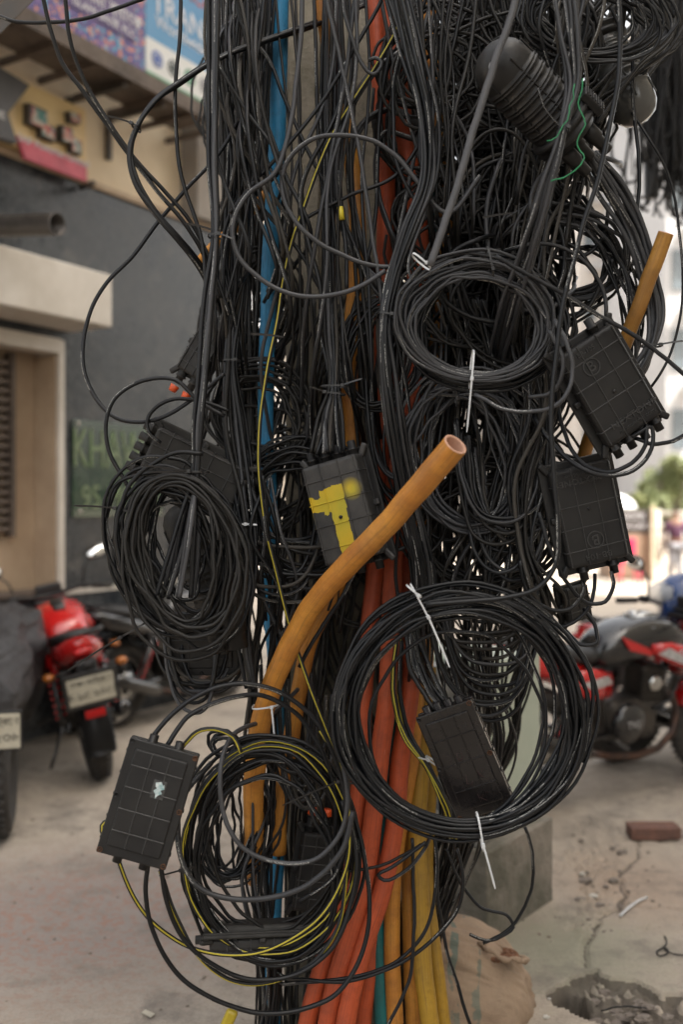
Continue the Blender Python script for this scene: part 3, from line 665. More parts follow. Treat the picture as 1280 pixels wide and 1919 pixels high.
for sx_ in (-.19, .19):
    for sy_ in (-.17, .17): mb = MB(); mb.cyl((x+sx_, 19.6+sy_, 0), (x+sx_*.9, 19.6+sy_*.9, .41), .022, .03); mb.build('leg', M_PINK, ch)
rl = thing('street_railing', 'pale metal railing with horizontal bars behind the walking person', 'railing', W(1255, 1080, 24))
for yy in (962, 985, 1008, 1030): mb = MB(); mb.cyl(W(1232, yy, 24), W(1420, yy, 24), .05); mb.build('rail', M_WHITE, rl)
for xx in (1234, 1300, 1380): mb = MB(); q = W(xx, 955, 24); mb.cyl((q.x, q.y, 0), q, .05); mb.build('post', M_WHITE, rl)
# distant person, seen from behind
def skin_mesh(name, V, E, Rd, m, parent, lv=1):
    me = bpy.data.meshes.new(name); me.from_pydata(V, E, []); me.materials.append(m)
    o = bpy.data.objects.new(name, me); C.objects.link(o); o.parent = parent
    a = o.modifiers.new('skin', 'SKIN'); a.use_smooth_shade = True
    if not me.skin_vertices: bm = bmesh.new(); bm.from_mesh(me); bm.verts.layers.skin.verify(); bm.to_mesh(me); bm.free()
    for i, r in enumerate(Rd): me.skin_vertices[0].data[i].radius = (r, r) if not hasattr(r, '__len__') else r
    me.skin_vertices[0].data[0].use_root = True
    b = o.modifiers.new('sub', 'SUBSURF'); b.levels = lv; b.render_levels = lv; return o
pp = thing('person', 'person in a plum shirt and grey trousers walking away by the railing', 'person', (W(1267, 1090, 20).x, 20, 0), rot=(0, 0, R(4)))
M_SKIN = mat('skin', (.18, .09, .055), .5); M_PLUM = mat('plum_cloth', (.075, .022, .055), .8); M_TRO = mat('grey_cloth', (.22, .22, .24), .8); M_HAIR = mat('black_hair', (.012, .010, .010), .6)
V = [(0, 0, .80), (0, 0, 1.0), (0, 0, 1.19), (0, 0, 1.27), (0, .01, 1.36), (0, .01, 1.46)]; E = [(0, 1), (1, 2), (2, 3), (3, 4), (4, 5)]; Rd = [(.14, .10), (.12, .09), (.14, .09), .05, (.068, .08), (.06, .07)]
def addv(v, r, par): V.append(v); Rd.append(r); E.append((par, len(V)-1)); return len(V)-1
for s in (-1, 1):
    k = addv((s*.085, 0, .74), .085, 0); k = addv((s*.09, .06*s, .42), .055, k); k = addv((s*.09, .02-.05*s, .07), .038, k); addv((s*.10, .14-.05*s, .03), .032, k)
    k = addv((s*.17, 0, 1.18), .05, 2); k = addv((s*.215, -.02, .92), .038, k); k = addv((s*.22, .05, .70), .027, k); h_ = addv((s*.22, .07, .645), .026, k)
    for q in range(4): f_ = addv((s*.225, .045+q*.018, .59-.006*(q in (1, 2))), .0085, h_); addv((s*.215, .05+q*.018, .555), .007, f_)
    addv((s*.205, .115, .62), .009, h_)
skin_mesh('body', V, E, Rd, M_SKIN, pp)
skin_mesh('shirt', [(0, 0, .78), (0, 0, 1.0), (0, 0, 1.19), (0, 0, 1.25), (-.17, 0, 1.18), (-.215, -.02, .95), (.17, 0, 1.18), (.215, -.02, .95)], [(0, 1), (1, 2), (2, 3), (2, 4), (4, 5), (2, 6), (6, 7)], [(.165, .125), (.145, .11), (.165, .11), .07, .065, .055, .065, .055], M_PLUM, pp)
skin_mesh('trousers', [(0, 0, .80), (.085, 0, .72), (.09, .06, .42), (.09, -.03, .10), (-.085, 0, .72), (-.09, -.06, .42), (-.09, .07, .10)], [(0, 1), (1, 2), (2, 3), (0, 4), (4, 5), (5, 6)], [(.145, .11), .10, .072, .058, .10, .072, .058], M_TRO, pp)
skin_mesh('hair', [(0, -.015, 1.40), (0, -.01, 1.475)], [(0, 1)], [(.075, .078), (.068, .075)], M_HAIR, pp)
# ================================================================ MOTORCYCLES
M_TYRE = mat('tyre_rubber', (.022, .021, .020), .8, vs=20, col2=(.045, .04, .035), bump=.3, bs=60)
M_ENG = mat('dark_engine_metal', (.045, .043, .042), .42, .6, vs=12, col2=(.08, .07, .06))
M_CHR = mat('bright_metal', (.62, .62, .60), .2, 1.0, rv=.08)
M_PLA = mat('black_bike_plastic', (.018, .018, .019), .38); M_SEAT = mat('seat_vinyl', (.022, .022, .023), .6)
M_REDP = mat('red_paint', (.52, .012, .012), .22, coat=.8, vs=2, col2=(.45, .01, .01)); M_BLK = mat('black_paint', (.012, .012, .013), .2, coat=.7)
M_BLUP = mat('blue_paint', (.012, .05, .19), .22, coat=.8, vs=2); M_SILV = mat('silver_decal', (.55, .55, .56), .3, .4)
M_PLATE = mat('number_plate', (.55, .52, .42), .5, vs=20, col2=(.46, .43, .34)); M_INK = mat('plate_ink', (.03, .03, .03), .6)
M_RLENS = mat('red_lens', (.45, .01, .01), .15); M_OLENS = mat('amber_lens', (.38, .12, .02), .2); M_EXH = mat('heat_stained_steel', (.10, .055, .04), .45, .7, vs=12, col2=(.05, .04, .038))
M_MIRR = mat('mirror_glass', (.9, .92, .92), .03, 1.0, col2=(.9, .92, .92), rv=0)
def motorcycle(label, loc, yaw, lean, paint, tankm, decal=None, rear=True, screen=False, tanktext=None, plate=True, mirror_tilt=0, scale=1.0):
    b = thing('motorcycle', label, 'motorcycle', loc, 'parked motorcycles', rot=(R(lean), 0, R(yaw))); b.scale = (scale,)*3
    def B(): return MB(False)
    def wheel(x, r, w):
        Mx = Matrix.Translation((x, 0, r+.0))
        mb = B(); mb.torus(r-.052, .052, 48, 12, Mx, sq=w/.104)
        for i in range(44):
            a = 2*math.pi*i/44
            for s in (-1, 1): mb.box((0, s*w*.22, 0), (.012, w*.30, .016), Mx @ Matrix.Rotation(a, 4, 'Y') @ Matrix.Translation((0, 0, r-.004)) @ Matrix.Rotation(s*.5, 4, 'Z'), m=None)
        t_ = mb.build('tyre', M_TYRE, b)
        mb = B(); mb.torus(r-.105, .016, 40, 8, Mx, sq=2.2); mb.cyl((x, -.07, r), (x, .07, r), .045)
        for i in range(5):
            a = 2*math.pi*i/5
            for e in (-.09, .09): mb.cyl((x+.035*math.cos(a+e*3), 0, r+.035*math.sin(a+e*3)), (x+(r-.108)*math.cos(a+e), 0, r+(r-.108)*math.sin(a+e)), .012, k=6)
        mb.build('rim', M_BLK, t_)
        mb = B(); mb.lathe([(.05, 0), (.115, 0), (.115, .004), (.05, .004)], 28, Matrix.Translation((x, -.075, r)) @ Matrix.Rotation(R(90), 4, 'X'), cap=False); mb.build('brake_disc', M_CHR, t_)
    wheel(0, .305, .125); wheel(1.30, .30, .10)
    mb = B()
    mb.tube([(1.02, 0, .88), (.90, 0, .62), (.83, 0, .36), (.55, 0, .28)], .022); mb.tube([(1.02, 0, .84), (.6, 0, .70), (.2, 0, .72), (-.15, 0, .76)], .022)
    for s in (-.13, .13): mb.tube([(.45, s*.8, .34), (.2, s, .33), (0, s, .305)], .02); mb.tube([(.42, s*.9, .35), (.35, s, .62), (.05, s, .73)], .014)
    mb.build('frame', M_BLK, b)
    for s in (-.15, .15):
        mb = B(); mb.cyl((.03, s, .33), (.16, s, .66), .019); mb.build('shock_absorber', M_BLK, b)
        sp_ = B(); sp_.tube([(.05+.11*q/60+.0, s+.032*math.cos(q*.7), .38+.25*q/60+.0) if True else 0 for q in range(61)], .006, 5); sp_.build('spring', M_REDP, b)
    mb = B()
    for s in (-.09, .09): mb.cyl((1.30, s, .30), (1.06, s, .92), .022)
    mb.build('fork', M_CHR, b)
    # engine
    mb = B(); mb.box((.62, 0, .40), (.36, .22, .24), None, .05, 3); mb.box((.76, 0, .58), (.16, .17, .24), Matrix.Translation((0, 0, 0)), .02)
    for i in range(8): mb.box((.765+.0, 0, .50+i*.024), (.20, .21, .008), None, .002)
    mb.build('engine', M_ENG, b)
    for s in (-1, 1):
        mb = B(); mb.lathe([(.115, 0), (.115, .02), (.10, .04), (.03, .052), (0, .052)], 28, Matrix.Translation((.57, s*.105, .39)) @ Matrix.Rotation(R(-90*s), 4, 'X'), cap=False); mb.build('crank_cover', M_BLK, b)
    text_obj('lettering', 'TVS', .055, .002, M_SILV, b, Matrix.Translation((.57, -.160, .39)) @ RX90)
    mb = B(); mb.tube([(.84, -.05, .56), (.93, -.06, .50), (.955, -.08, .42), (.92, -.09, .30), (.80, -.11, .22), (.62, -.13, .20), (.40, -.14, .23), (.25, -.15, .27)], .021, 12); mb.build('exhaust_pipe', M_EXH, b)
    mb = B(); mb.tube([(.28, -.16, .26), (.20, -.165, .285), (-.10, -.17, .38), (-.22, -.17, .42)], [.03, .047, .052, .04], 16); mb.build('silencer', M_BLK, b)
    # tank
    T = [(.34, .77, .10, .07, 2.4), (.40, .80, .13, .10, 2.5), (.52, .835, .155, .115, 2.6), (.68, .86, .165, .125, 2.6), (.82, .865, .155, .115, 2.6), (.94, .845, .12, .09, 2.5), (1.0, .82, .08, .06, 2.4)]
    mb = B(); mb.loft(T, 28); mb.build('fuel_tank', tankm, b)
    for s in (-1, 1):
        mb = B(); mb.loft([(.66, .82, .015, .025, 2, s*.165), (.78, .79, .032, .060, 2.2, s*.175), (.92, .75, .032, .070, 2.2, s*.17), (1.04, .70, .015, .035, 2, s*.15)], 16); k_ = mb.build('tank_shroud', paint, b)
        if decal:
            mb = B(); y = s*.2125; mb.poly([(.66, y, .80), (.93, y*.985, .70), (.98, y*.93, .72), (.74, y, .83)], (0, s*.003, 0)); mb.build('decal_stripe', M_SILV, k_)
            mb = B(); y = s*.172; mb.poly([(.44, y*.93, .90), (.64, y, .82), (.66, y, .78), (.50, y*.97, .82)], (0, s*.006, 0)); mb.build('decal_flash', paint, k_)
        if decal:
            mb = B(); y = s*.176; mb.poly([(.16, y, .66), (.36, y*.98, .69), (.40, y*.9, .64), (.26, y, .62)], (0, s*.003, 0)); mb.build('panel_decal', M_SILV, b)
            mb = B(); mb.tube([(.80, s*.10, .70), (.92, s*.12, .62), (.86, s*.12, .50), (.74, s*.12, .46)], .009, 8); mb.build('hose', M_PLA, b)
            mb = B(); mb.lathe([(.05, 0), (.05, .02), (.03, .03), (0, .03)], 18, Matrix.Translation((.76, s*.09, .60)) @ Matrix.Rotation(R(-90*s), 4, 'X'), cap=False); mb.build('cylinder_cover', M_CHR, b)
        if tanktext: text_obj('lettering', tanktext, .05, .002, M_LWH, b, Matrix.Translation((.86, s*.209, .79)) @ (RX90 if s < 0 else Matrix.Rotation(R(180), 4, 'Z') @ RX90))
        mb = B(); mb.loft([(.12, .66, .02, .05, 2.2, s*.13), (.28, .64, .03, .09, 2.3, s*.145), (.42, .62, .02, .07, 2.2, s*.12)], 14); mb.build('side_panel', paint, b)
    if decal:
        mb = B(); mb.loft([(.62, .975, .05, .012, 2.2), (.74, .985, .06, .016, 2.2), (.90, .955, .045, .012, 2.2)], 14); mb.build('tank_trim', M_CHR, b)
        mb = B(); mb.lathe([(.035, 0), (.035, .014), (.02, .02), (0, .02)], 20, Matrix.Translation((.66, 0, .985)), cap=False); mb.build('filler_cap', M_CHR, b)
    else:
        mb = B(); mb.loft([(.50, .948, .035, .012, 2.2), (.68, .986, .045, .014, 2.2), (.86, .972, .035, .010, 2.2)], 14); mb.build('tank_stripe', M_PLA, b)
    mb = B(); mb.loft([(-.24, .86, .06, .035, 2.5), (-.1, .845, .115, .05, 2.6), (.12, .80, .13, .05, 2.6), (.30, .775, .12, .045, 2.6), (.42, .80, .07, .04, 2.4)], 22); mb.build('seat', M_SEAT, b)
    mb = B(); mb.loft([(-.36, .84, .04, .035, 2.2), (-.26, .80, .11, .07, 2.3), (-.05, .76, .15, .085, 2.4), (.15, .71, .14, .07, 2.4), (.28, .70, .10, .04, 2.2)], 22); mb.build('tail_fairing', paint, b)
    mb = B(); mb.tube([(.0, -.13, .84), (-.2, -.14, .885), (-.34, -.10, .90), (-.37, 0, .90), (-.34, .10, .90), (-.2, .14, .885), (.0, .13, .84)], .013); mb.build('grab_rail', M_PLA, b)
    mb = B(); mb.loft([(-.385, .80, .05, .018, 2.4), (-.36, .80, .06, .024, 2.4)], 16); mb.build('tail_light', M_RLENS, b)
    # rear mudguard along an arc
    def guard(cx, cz, r, a0, a1, w, name, m, th=.006):
        mb = B(); n = 14; rows = []
        for i in range(n+1):
            a = R(a0+(a1-a0)*i/n); ring = []
            for (yy, dr) in ((-w/2, -.03), (-w/2+.012, 0), (0, .008), (w/2-.012, 0), (w/2, -.03)): ring.append(mb.bm.verts.new((cx+(r+dr)*math.cos(a), yy, cz+(r+dr)*math.sin(a))))
            rows.append(ring)
        for x, y in zip(rows, rows[1:]):
            for j in range(4): mb.bm.faces.new((x[j], x[j+1], y[j+1], y[j]))
        r_ = bmesh.ops.solidify(mb.bm, geom=mb.bm.faces[:], thickness=th)
        for f in mb.bm.faces: f.smooth = True
        mb.build(name, m, b)
    guard(0, .31, .35, 95, 196, .17, 'rear_mudguard', M_PLA); guard(1.30, .30, .325, 40, 155, .13, 'front_mudguard', paint)
    if plate:
        Mx = Matrix.Translation((-.40, 0, .60)) @ Matrix.Rotation(R(-14), 4, 'Y') @ Matrix.Rotation(R(-90), 4, 'Z') @ RX90
        mb = B(); mb.box((0, 0, 0), (.30, .21, .012), Mx, .006); mb.build('plate_holder', M_PLA, b)
        mb = B(); mb.box((0, 0, .008), (.25, .155, .004), Mx, .001); k_ = mb.build('number_plate', M_PLATE, b)
        text_obj('lettering', 'ঢাকা মেট্রো', .042, .001, M_INK, k_, Mx @ Matrix.Translation((0, .045, .0105)))
        text_obj('lettering', 'ল-১৫ ২০৫২', .060, .001, M_INK, k_, Mx @ Matrix.Translation((0, -.028, .0105)))
        mb = B(); mb.box((-.40, 0, .735), (.06, .04, .03), None, .01); mb.box((-.36, 0, .70), (.07, .12, .12), None, .02); mb.build('plate_lamp', M_PLA, b)
        mb = B(); mb.box((-.37, 0, .455), (.014, .11, .045), None, .006); mb.build('reflector', M_RLENS, b)
    for s in (-1, 1):
        mb = B(); mb.cyl((-.28, s*.08, .70), (-.29, s*.17, .69), .008); mb.build('indicator_stem', M_PLA, b)
        mb = B(); mb.loft([(-.33, .69, .02, .015, 2, s*.20), (-.30, .69, .035, .025, 2, s*.20), (-.27, .69, .02, .018, 2, s*.20)], 12); mb.build('indicator', M_OLENS, b)
        mb = B(); mb.cyl((1.10, s*.10, .84), (1.11, s*.19, .84), .008); mb.loft([(1.07, .84, .02, .018, 2, s*.22), (1.11, .84, .035, .028, 2, s*.22), (1.15, .84, .015, .013, 2, s*.22)], 12); mb.build('front_indicator', M_SILV, b)
    # steering assembly
    mb = B()
    mb.tube([(.88, -.36, .985), (.95, -.22, 1.02), (1.02, -.06, .99), (1.02, .06, .99), (.95, .22, 1.02), (.88, .36, .985)], .012); mb.box((1.03, 0, .955), (.07, .22, .03), None, .01)
    hb = mb.build('handlebar', M_PLA, b)
    for s in (-1, 1):
        mb = B(); mb.cyl((.87, s*.39, .983), (.92, s*.27, 1.005), .018); mb.build('grip', M_TYRE, hb)
        mb = B(); mb.box((.945, s*.235, 1.017), (.05, .06, .045), None, .012); mb.build('switch_box', M_PLA, hb)
        mb = B(); mb.tube([(.96, s*.23, 1.02), (1.01, s*.28, 1.005), (.98, s*.38, .99)], .006, 6); mb.build('lever', M_CHR, hb)
        mb = B(); mb.tube([(.96, s*.22, 1.03), (.985, s*.25, 1.13), (.97, s*.31, 1.20)], .007, 6); k_ = mb.build('mirror_stalk', M_PLA, b)
        Mx = Matrix.Translation((.965, s*.35, 1.22)) @ Matrix.Rotation(R(mirror_tilt), 4, 'Y') @ Matrix.Rotation(R(s*12), 4, 'X')
        mb = B(); mb.loft([(-.012, 0, .075, .042, 2.6), (.0, 0, .08, .047, 2.6), (.022, 0, .05, .028, 2.4)], 22, Mx); mb.build('mirror_shell', M_PLA, k_)
        mb = B(); mb.loft([(-.016, 0, .070, .038, 2.6), (-.0125, 0, .072, .040, 2.6)], 22, Mx); mb.build('mirror_face', M_MIRR, k_)
    mb = B(); mb.loft([(1.06, .90, .06, .06, 2.4), (1.12, .89, .115, .10, 2.6), (1.19, .87, .105, .085, 2.6), (1.22, .86, .08, .06, 2.4)], 20); mb.build('headlight_cowl', paint, b)
    mb = B(); mb.loft([(1.215, .86, .07, .05, 2.4), (1.235, .86, .05, .035, 2.2)], 20); mb.build('headlight', M_SILV, b)
    mb = B(); mb.box((1.05, 0, 1.03), (.05, .17, .075), None, .012); mb.build('instrument', M_PLA, b)
    mb = B(); mb.tube([(.36, .12, .30), (.30, .2, .14), (.27, .27, .02)], .011, 8); mb.box((.265, .275, .012), (.05, .04, .012), None, .003); mb.build('side_stand', M_BLK, b)
    for s in (-1, 1): mb = B(); mb.cyl((.46, s*.12, .30), (.44, s*.27, .30), .014); mb.build('foot_peg', M_TYRE, b)
    if screen:
        mb = B(); mb.loft([(1.06, .99, .12, .02, 2.2), (1.12, 1.06, .12, .06, 2.4), (1.10, 1.16, .09, .03, 2.2)], 18); m_, t_, p_, N_, L_ = nodes('smoked_screen'); p_.inputs['Base Color'].default_value = (.35, .37, .38, 1); p_.inputs['Roughness'].default_value = .12; p_.inputs['Alpha'].default_value = .55; mb.build('windscreen', m_, b)
        mb = B(); mb.loft([(1.0, .86, .13, .13, 2.3), (1.12, .90, .19, .17, 2.4), (1.26, .86, .14, .11, 2.2), (1.33, .80, .07, .05, 2)], 24); mb.build('front_fairing', paint, b)
    return b
motorcycle('red motorcycle seen from behind, leaning by the granite wall', (-1.40, 5.80, .0), 112, -11, M_REDP, M_REDP, mirror_tilt=24, scale=1.0)
motorcycle('dark motorcycle mostly hidden beyond the red one', (-1.62, 7.05, 0), 60, 8, M_BLK, M_BLK)
motorcycle('black and red motorcycle with silver decals parked sideways right of the cable mass', (.99, 5.25, .045), 25, 5, M_REDP, M_BLK, decal=True, tanktext='TVS', plate=False, scale=.96)
motorcycle('second red and black motorcycle mostly cut off by the right edge', (1.72, 6.15, 0), 25, 5, M_REDP, M_BLK, decal=True, plate=False)
hl = thing('helmet', 'shiny blue motorcycle helmet with a clear visor resting on the bikes at the right edge', 'helmet', W(1275, 1122, 5.75))
mb = MB(); Mh = Matrix.Translation(W(1275, 1122, 5.75)) @ Matrix.Rotation(R(172), 4, 'Z')
mb.loft([(-.150, .0, .03, .03, 2), (-.13, .01, .085, .085, 2), (-.07, .01, .125, .135, 2.1), (.0, .0, .135, .15, 2.1), (.07, -.01, .125, .14, 2.2), (.10, -.02, .115, .12, 2.2), (.115, -.045, .09, .08, 2.3)], 28, Mh); mb.build('shell', M_BLUP, hl)
mv, tv, pv, _, _ = nodes('clear_visor'); pv.inputs['Base Color'].default_value = (.55, .57, .58, 1); pv.inputs['Roughness'].default_value = .08; pv.inputs['Alpha'].default_value = .5
mb = MB(); mb.loft([(.06, .03, .130, .075, 2.3), (.12, .025, .118, .07, 2.3), (.165, .02, .075, .05, 2.2), (.175, .02, .03, .03, 2)], 24, Mh); mb.build('visor', mv, hl)
# covered motorcycle
cv = thing('covered_motorcycle', 'motorcycle under a crumpled grey rain cover with its number plate showing', 'motorcycle', (-1.77, 4.86, 0), 'parked motorcycles', rot=(0, 0, R(104)))
mb = MB(False)
def wr(v):
    q = Vector((v.x*2.2, v.y*5, v.z*2.4)); f = noise.noise(q*1.5)*.045+noise.noise(Vector((q.x*1.5, q.y*1.2, q.z*3.2+q.y*1.4))+Vector((3, 1, 7)))*.035-abs(noise.noise(Vector((q.x*1.6, q.y*1.5+q.x, q.z*5.5+q.y*2))))*.035
    sag = max(0, .62-v.z)*.10*math.sin(v.x*9+v.y*6); n = Vector((0, v.y, (v.z-.8)*.6)); n = n.normalized() if n.length > 0 else n
    return v+n*(f+sag)+Vector((f*.5, 0, 0))
secs = [(-.42, .60, .05, .12, 2.2), (-.40, .60, .11, .23, 2.3), (-.35, .61, .155, .30, 2.3)]
for i in range(46):
    x = -.32+i*.04; s = max(0, min(1, (x+.3)/.5)); secs.append((x, .585+.08*s+.05*math.sin(x*3), .165+.05*s+.06*math.exp(-((x-1)/.25)**2), .29+.03*math.exp(-((x-.75)/.3)**2)+.06*math.exp(-((x-1.0)/.15)**2), 2.5))
secs += [(1.54, .66, .18, .28, 2.2), (1.58, .66, .06, .1, 2)]
mb.loft(secs, 120, fn=wr)
m, t, p, N, L = nodes('crumpled_cover_cloth'); n = noise_n(t, 7, 8, .7); L.new(ramp(t, n.outputs[0], ((.35, (.018, .017, .019)), (.7, (.036, .034, .037)))).outputs[0], p.inputs['Base Color'])
p.inputs['Roughness'].default_value = .48; n2 = noise_n(t, 11, 6, .65); n2.inputs['Distortion'].default_value = 1.6; bump_n(t, p, n2.outputs[0], .9, .03); mb.build('cover', m, cv)
mb = MB(False); Mx = Matrix.Translation((-.10, -.10, .305)); mb.torus(.25, .056, 48, 12, Mx, sq=1.25)
for i in range(40):
    for s in (-1, 1): mb.box((0, s*.028, 0), (.016, .046, .018), Mx @ Matrix.Rotation(2*math.pi*i/40, 4, 'Y') @ Matrix.Translation((0, 0, .301)) @ Matrix.Rotation(s*.6, 4, 'Z'))
mb.build('wheel', M_TYRE, cv)
Mx = Matrix.Translation((-.50, -.10, .585)) @ Matrix.Rotation(R(-12), 4, 'Y') @ Matrix.Rotation(R(-90), 4, 'Z') @ RX90
mb = MB(False); mb.box((0, 0, 0), (.27, .19, .012), Mx, .004); mb.build('plate_holder', M_PLA, cv)
mb = MB(False); mb.box((0, 0, .008), (.25, .165, .004), Mx, .001); k_ = mb.build('number_plate', M_PLATE, cv)
text_obj('lettering', 'ঢাকা মেট্রো', .045, .001, M_INK, k_, Mx @ Matrix.Translation((0, .045, .0105))); text_obj('lettering', '১৮-৯২৩৬', .062, .001, M_INK, k_, Mx @ Matrix.Translation((0, -.03, .0105)))

# ================================================================ CABINET, BLOCK, SACK, DEBRIS
M_CONC = mat('stained_block_concrete', (.24, .215, .185), .9, vs=3.5, col2=(.12, .115, .092), lo=.42, hi=.62, bump=.7, bs=28, bd=.02)
cA, cB = G(913, 1768), G(1037, 1686); uu = (cB-cA).normalized(); vv = Vector((-uu.y, uu.x, 0)); vv = vv if vv.x < 0 else -vv
def P4(o, a, b, z): return o+uu*a+vv*b+Vector((0, 0, z))
def pbox(mb, o, a0, a1, b0, b1, z0, z1, bev=.006, m=None):
    M4 = Matrix(((uu.x, vv.x, 0, 0), (uu.y, vv.y, 0, 0), (0, 0, 1, 0), (0, 0, 0, 1)))
    mb.box((0, 0, 0), (a1-a0, b1-b0, z1-z0), Matrix.Translation(P4(o, (a0+a1)/2, (b0+b1)/2, (z0+z1)/2)) @ M4, bev, m=m)
Lb = (cB-cA).length
mb = MB(); pbox(mb, cA, 0, Lb, 0, .62, -.05, .33, .008)
bmesh.ops.subdivide_edges(mb.bm, edges=[e for e in mb.bm.edges if e.calc_length() > .15], cuts=12, use_grid_fill=True)
for v in mb.bm.verts: v.co += Vector((1, 1, 1))*noise.noise(v.co*9)*.006
mb.build('concrete_plinth', M_CONC, None, 'stained concrete plinth with a green grey foot behind the sack', 'plinth')
cb = thing('steel_cabinet', 'pale green steel cabinet standing on the concrete plinth behind the large coil', 'cabinet', P4(cA, Lb/2, .3, .33))
M_CAB = mat('pale_green_paint', (.44, .50, .42), .42, vs=2, col2=(.38, .43, .36)); M_CABG = mat('galvanised_steel', (.27, .27, .255), .5, .3, vs=3)
mb = MB(); pbox(mb, cA, .11, Lb-.01, .05, .5, .332, 1.0, .01); mb.build('body', M_CAB, cb)
mb = MB(); pbox(mb, cA, .012, .10, .045, .5, .332, .98, .004); mb.build('side_post', M_CABG, cb)
for i in range(6):
    mb = MB(); pbox(mb, cA, -.04, .008, .10, .46, .42+i*.095, .455+i*.095, .003); mb.build('louvre', M_CABG, cb)
# sack
def sack():
    bm = bmesh.new(); bmesh.ops.create_icosphere(bm, subdivisions=6, radius=1); top = W(950, 1818, 3.14)
    c = Vector((.30, 3.20, .075)); ax = [Vector((.325, .04, -.05)), Vector((-.04, .22, .0)), Vector((-.0, .02, .20))]
    for v in bm.verts:
        q = v.co.copy(); s = Vector([math.copysign(abs(a)**.8, a) for a in q]); p = c+ax[0]*s.x+ax[1]*s.y+ax[2]*s.z
        p.z += .20*max(0, -q.x-.0)**1.1*(1 if q.z > 0 else .1); p.z -= .03*max(0, q.x)
        f = noise.noise(q*1.4)*.030+noise.noise(q*3.5+Vector((4, 4, 4)))*.010-abs(noise.noise(Vector((q.x*2.5, q.y*7, q.z*9+q.x*4))))*.012+noise.noise(q*14)*.002
        p += q*f
        # torn mouth near the right top
        m_ = (p-(top+Vector((-.02, .05, -.01)))); m_.y *= .8; m_.x *= .62; l = m_.length
        if l < .042: p.z -= .07*(1-l/.042)**.35
        elif l < .055: p.z += .008
        if p.z < -.01: p.z = -.01
        v.co = p
    for f in bm.faces: f.smooth = True
    me = bpy.data.meshes.new('sack'); off = Vector((.31, 3.24, 0)); bmesh.ops.translate(bm, vec=-off, verts=bm.verts[:])
    bm.to_mesh(me); bm.free()
    m, t, p, N, L = nodes('woven_brown_sacking'); n = noise_n(t, 9, 7, .7); a = ramp(t, n.outputs[0], ((.35, (.34, .245, .17)), (.65, (.25, .18, .125)))).outputs[0]
    tc = N.new('ShaderNodeTexCoord'); sx = N.new('ShaderNodeSeparateXYZ'); L.new(tc.outputs['Object'], sx.inputs[0])
    n2 = noise_n(t, 16, 3, .5); pr = ramp(t, n2.outputs[0], ((.50, 0.), (.53, .7)))
    w = N.new('ShaderNodeTexWave'); w.inputs['Scale'].default_value = 4.5; w.inputs['Distortion'].default_value = 4; L.new(tc.outputs['Object'], w.inputs[0])
    msk = math_n(t, 'MULTIPLY', pr.outputs[0], ramp(t, w.outputs[1], ((.62, 0.), (.7, 1.))).outputs[0])
    msk = math_n(t, 'MULTIPLY', msk, math_n(t, 'LESS_THAN', sx.outputs[0], .12))
    a = mixc(t, msk, a, (.06, .13, .12)); n5 = noise_n(t, 3, 4, .6)
    a = mixc(t, ramp(t, n5.outputs[0], ((.5, 0.), (.75, .5))).outputs[0], a, (.36, .28, .2)); L.new(a, p.inputs['Base Color']); p.inputs['Roughness'].default_value = .85
    n6 = noise_n(t, 8, 6, .7); n6.inputs['Distortion'].default_value = 1.2
    n7 = noise_n(t, 320, 2, .5); bump_n(t, p, math_n(t, 'ADD', n6.outputs[0], math_n(t, 'MULTIPLY', n7.outputs[0], .12)), .6, .02)
    best = min((v.co for v in me.vertices if abs(CX+(v.co.x+off.x)/(v.co.y+off.y)*FL-950) < 9 and v.co.z > .03), key=lambda c: -c.z+.25*c.y)
    top = Vector(best)+off+Vector((.01, -.055, .002))
    me.materials.append(m); o = bpy.data.objects.new('sack', me); C.objects.link(o); o.location = off
    set_props(o, 'dusty brown woven sack with faded teal print and a torn corner', 'sack')
    bm = MB(); r = np.random.RandomState(5)
    for i in range(260):
        a, q = r.rand()*6.28, r.rand()**.5; pt = top+Vector((-.02+.055*q*math.cos(a), .04+.045*q*math.sin(a), -.006-.006*r.rand())); k = .004+.007*r.rand()
        bm.lathe([(k*.6, -k*.5), (k, 0), (k*.5, k*.7), (0, k*.8)], 6, Matrix.Translation(pt), cap=False)
    bm.build('brick_dust', mat('red_earth', (.22, .10, .05), .9, vs=60, col2=(.12, .06, .035)), o)
    o.children[0].location = (0, 0, 0)
    rm = MB(); cc = top+Vector((-.015, .03, -.004)); Pn = []
    for i in range(41):
        a = i/40*6.2832; k = 1+.10*math.sin(a*3+1)+.07*math.sin(a*7)+.04*math.sin(a*13); ex = .068*k*math.cos(a); ey = .045*k*math.sin(a)
        Pn.append(cc+Vector((ex, ey, -.36*ex+.004*math.sin(a*5)+(.010 if ey < 0 else .004))))
    rm.tube(Pn, [.0075+.003*math.sin(i*1.3) for i in range(41)], 7); rm.build('torn_rim', m, o).location = (0, 0, 0)
sack()
def rock(mb, c, s, seed, m=None):
    vs = bmesh.ops.create_icosphere(mb.bm, subdivisions=3, radius=1)['verts']; o = Vector((seed*3.1, seed*1.7, 0))
    for v in vs:
        q = v.co.copy(); v.co = Vector(c)+Vector((q.x*s[0], q.y*s[1], q.z*s[2]))*(1+.45*noise.noise(q*1.6+o)+.15*noise.noise(q*5+o))
M_BRICK = mat('old_brick', (.17, .085, .062), .9, vs=18, col2=(.11, .062, .05), bump=.6, bs=60, bd=.006)
mb = MB(); q = G(1232, 1578); mb.box((q.x, q.y+.06, .034), (.235, .11, .058), Matrix.Translation((0, 0, 0)), .008, 3)
bmesh.ops.subdivide_edges(mb.bm, edges=mb.bm.edges[:], cuts=3, use_grid_fill=True)
for v in mb.bm.verts: v.co += Vector((1, .6, 1))*noise.noise(v.co*34)*.006
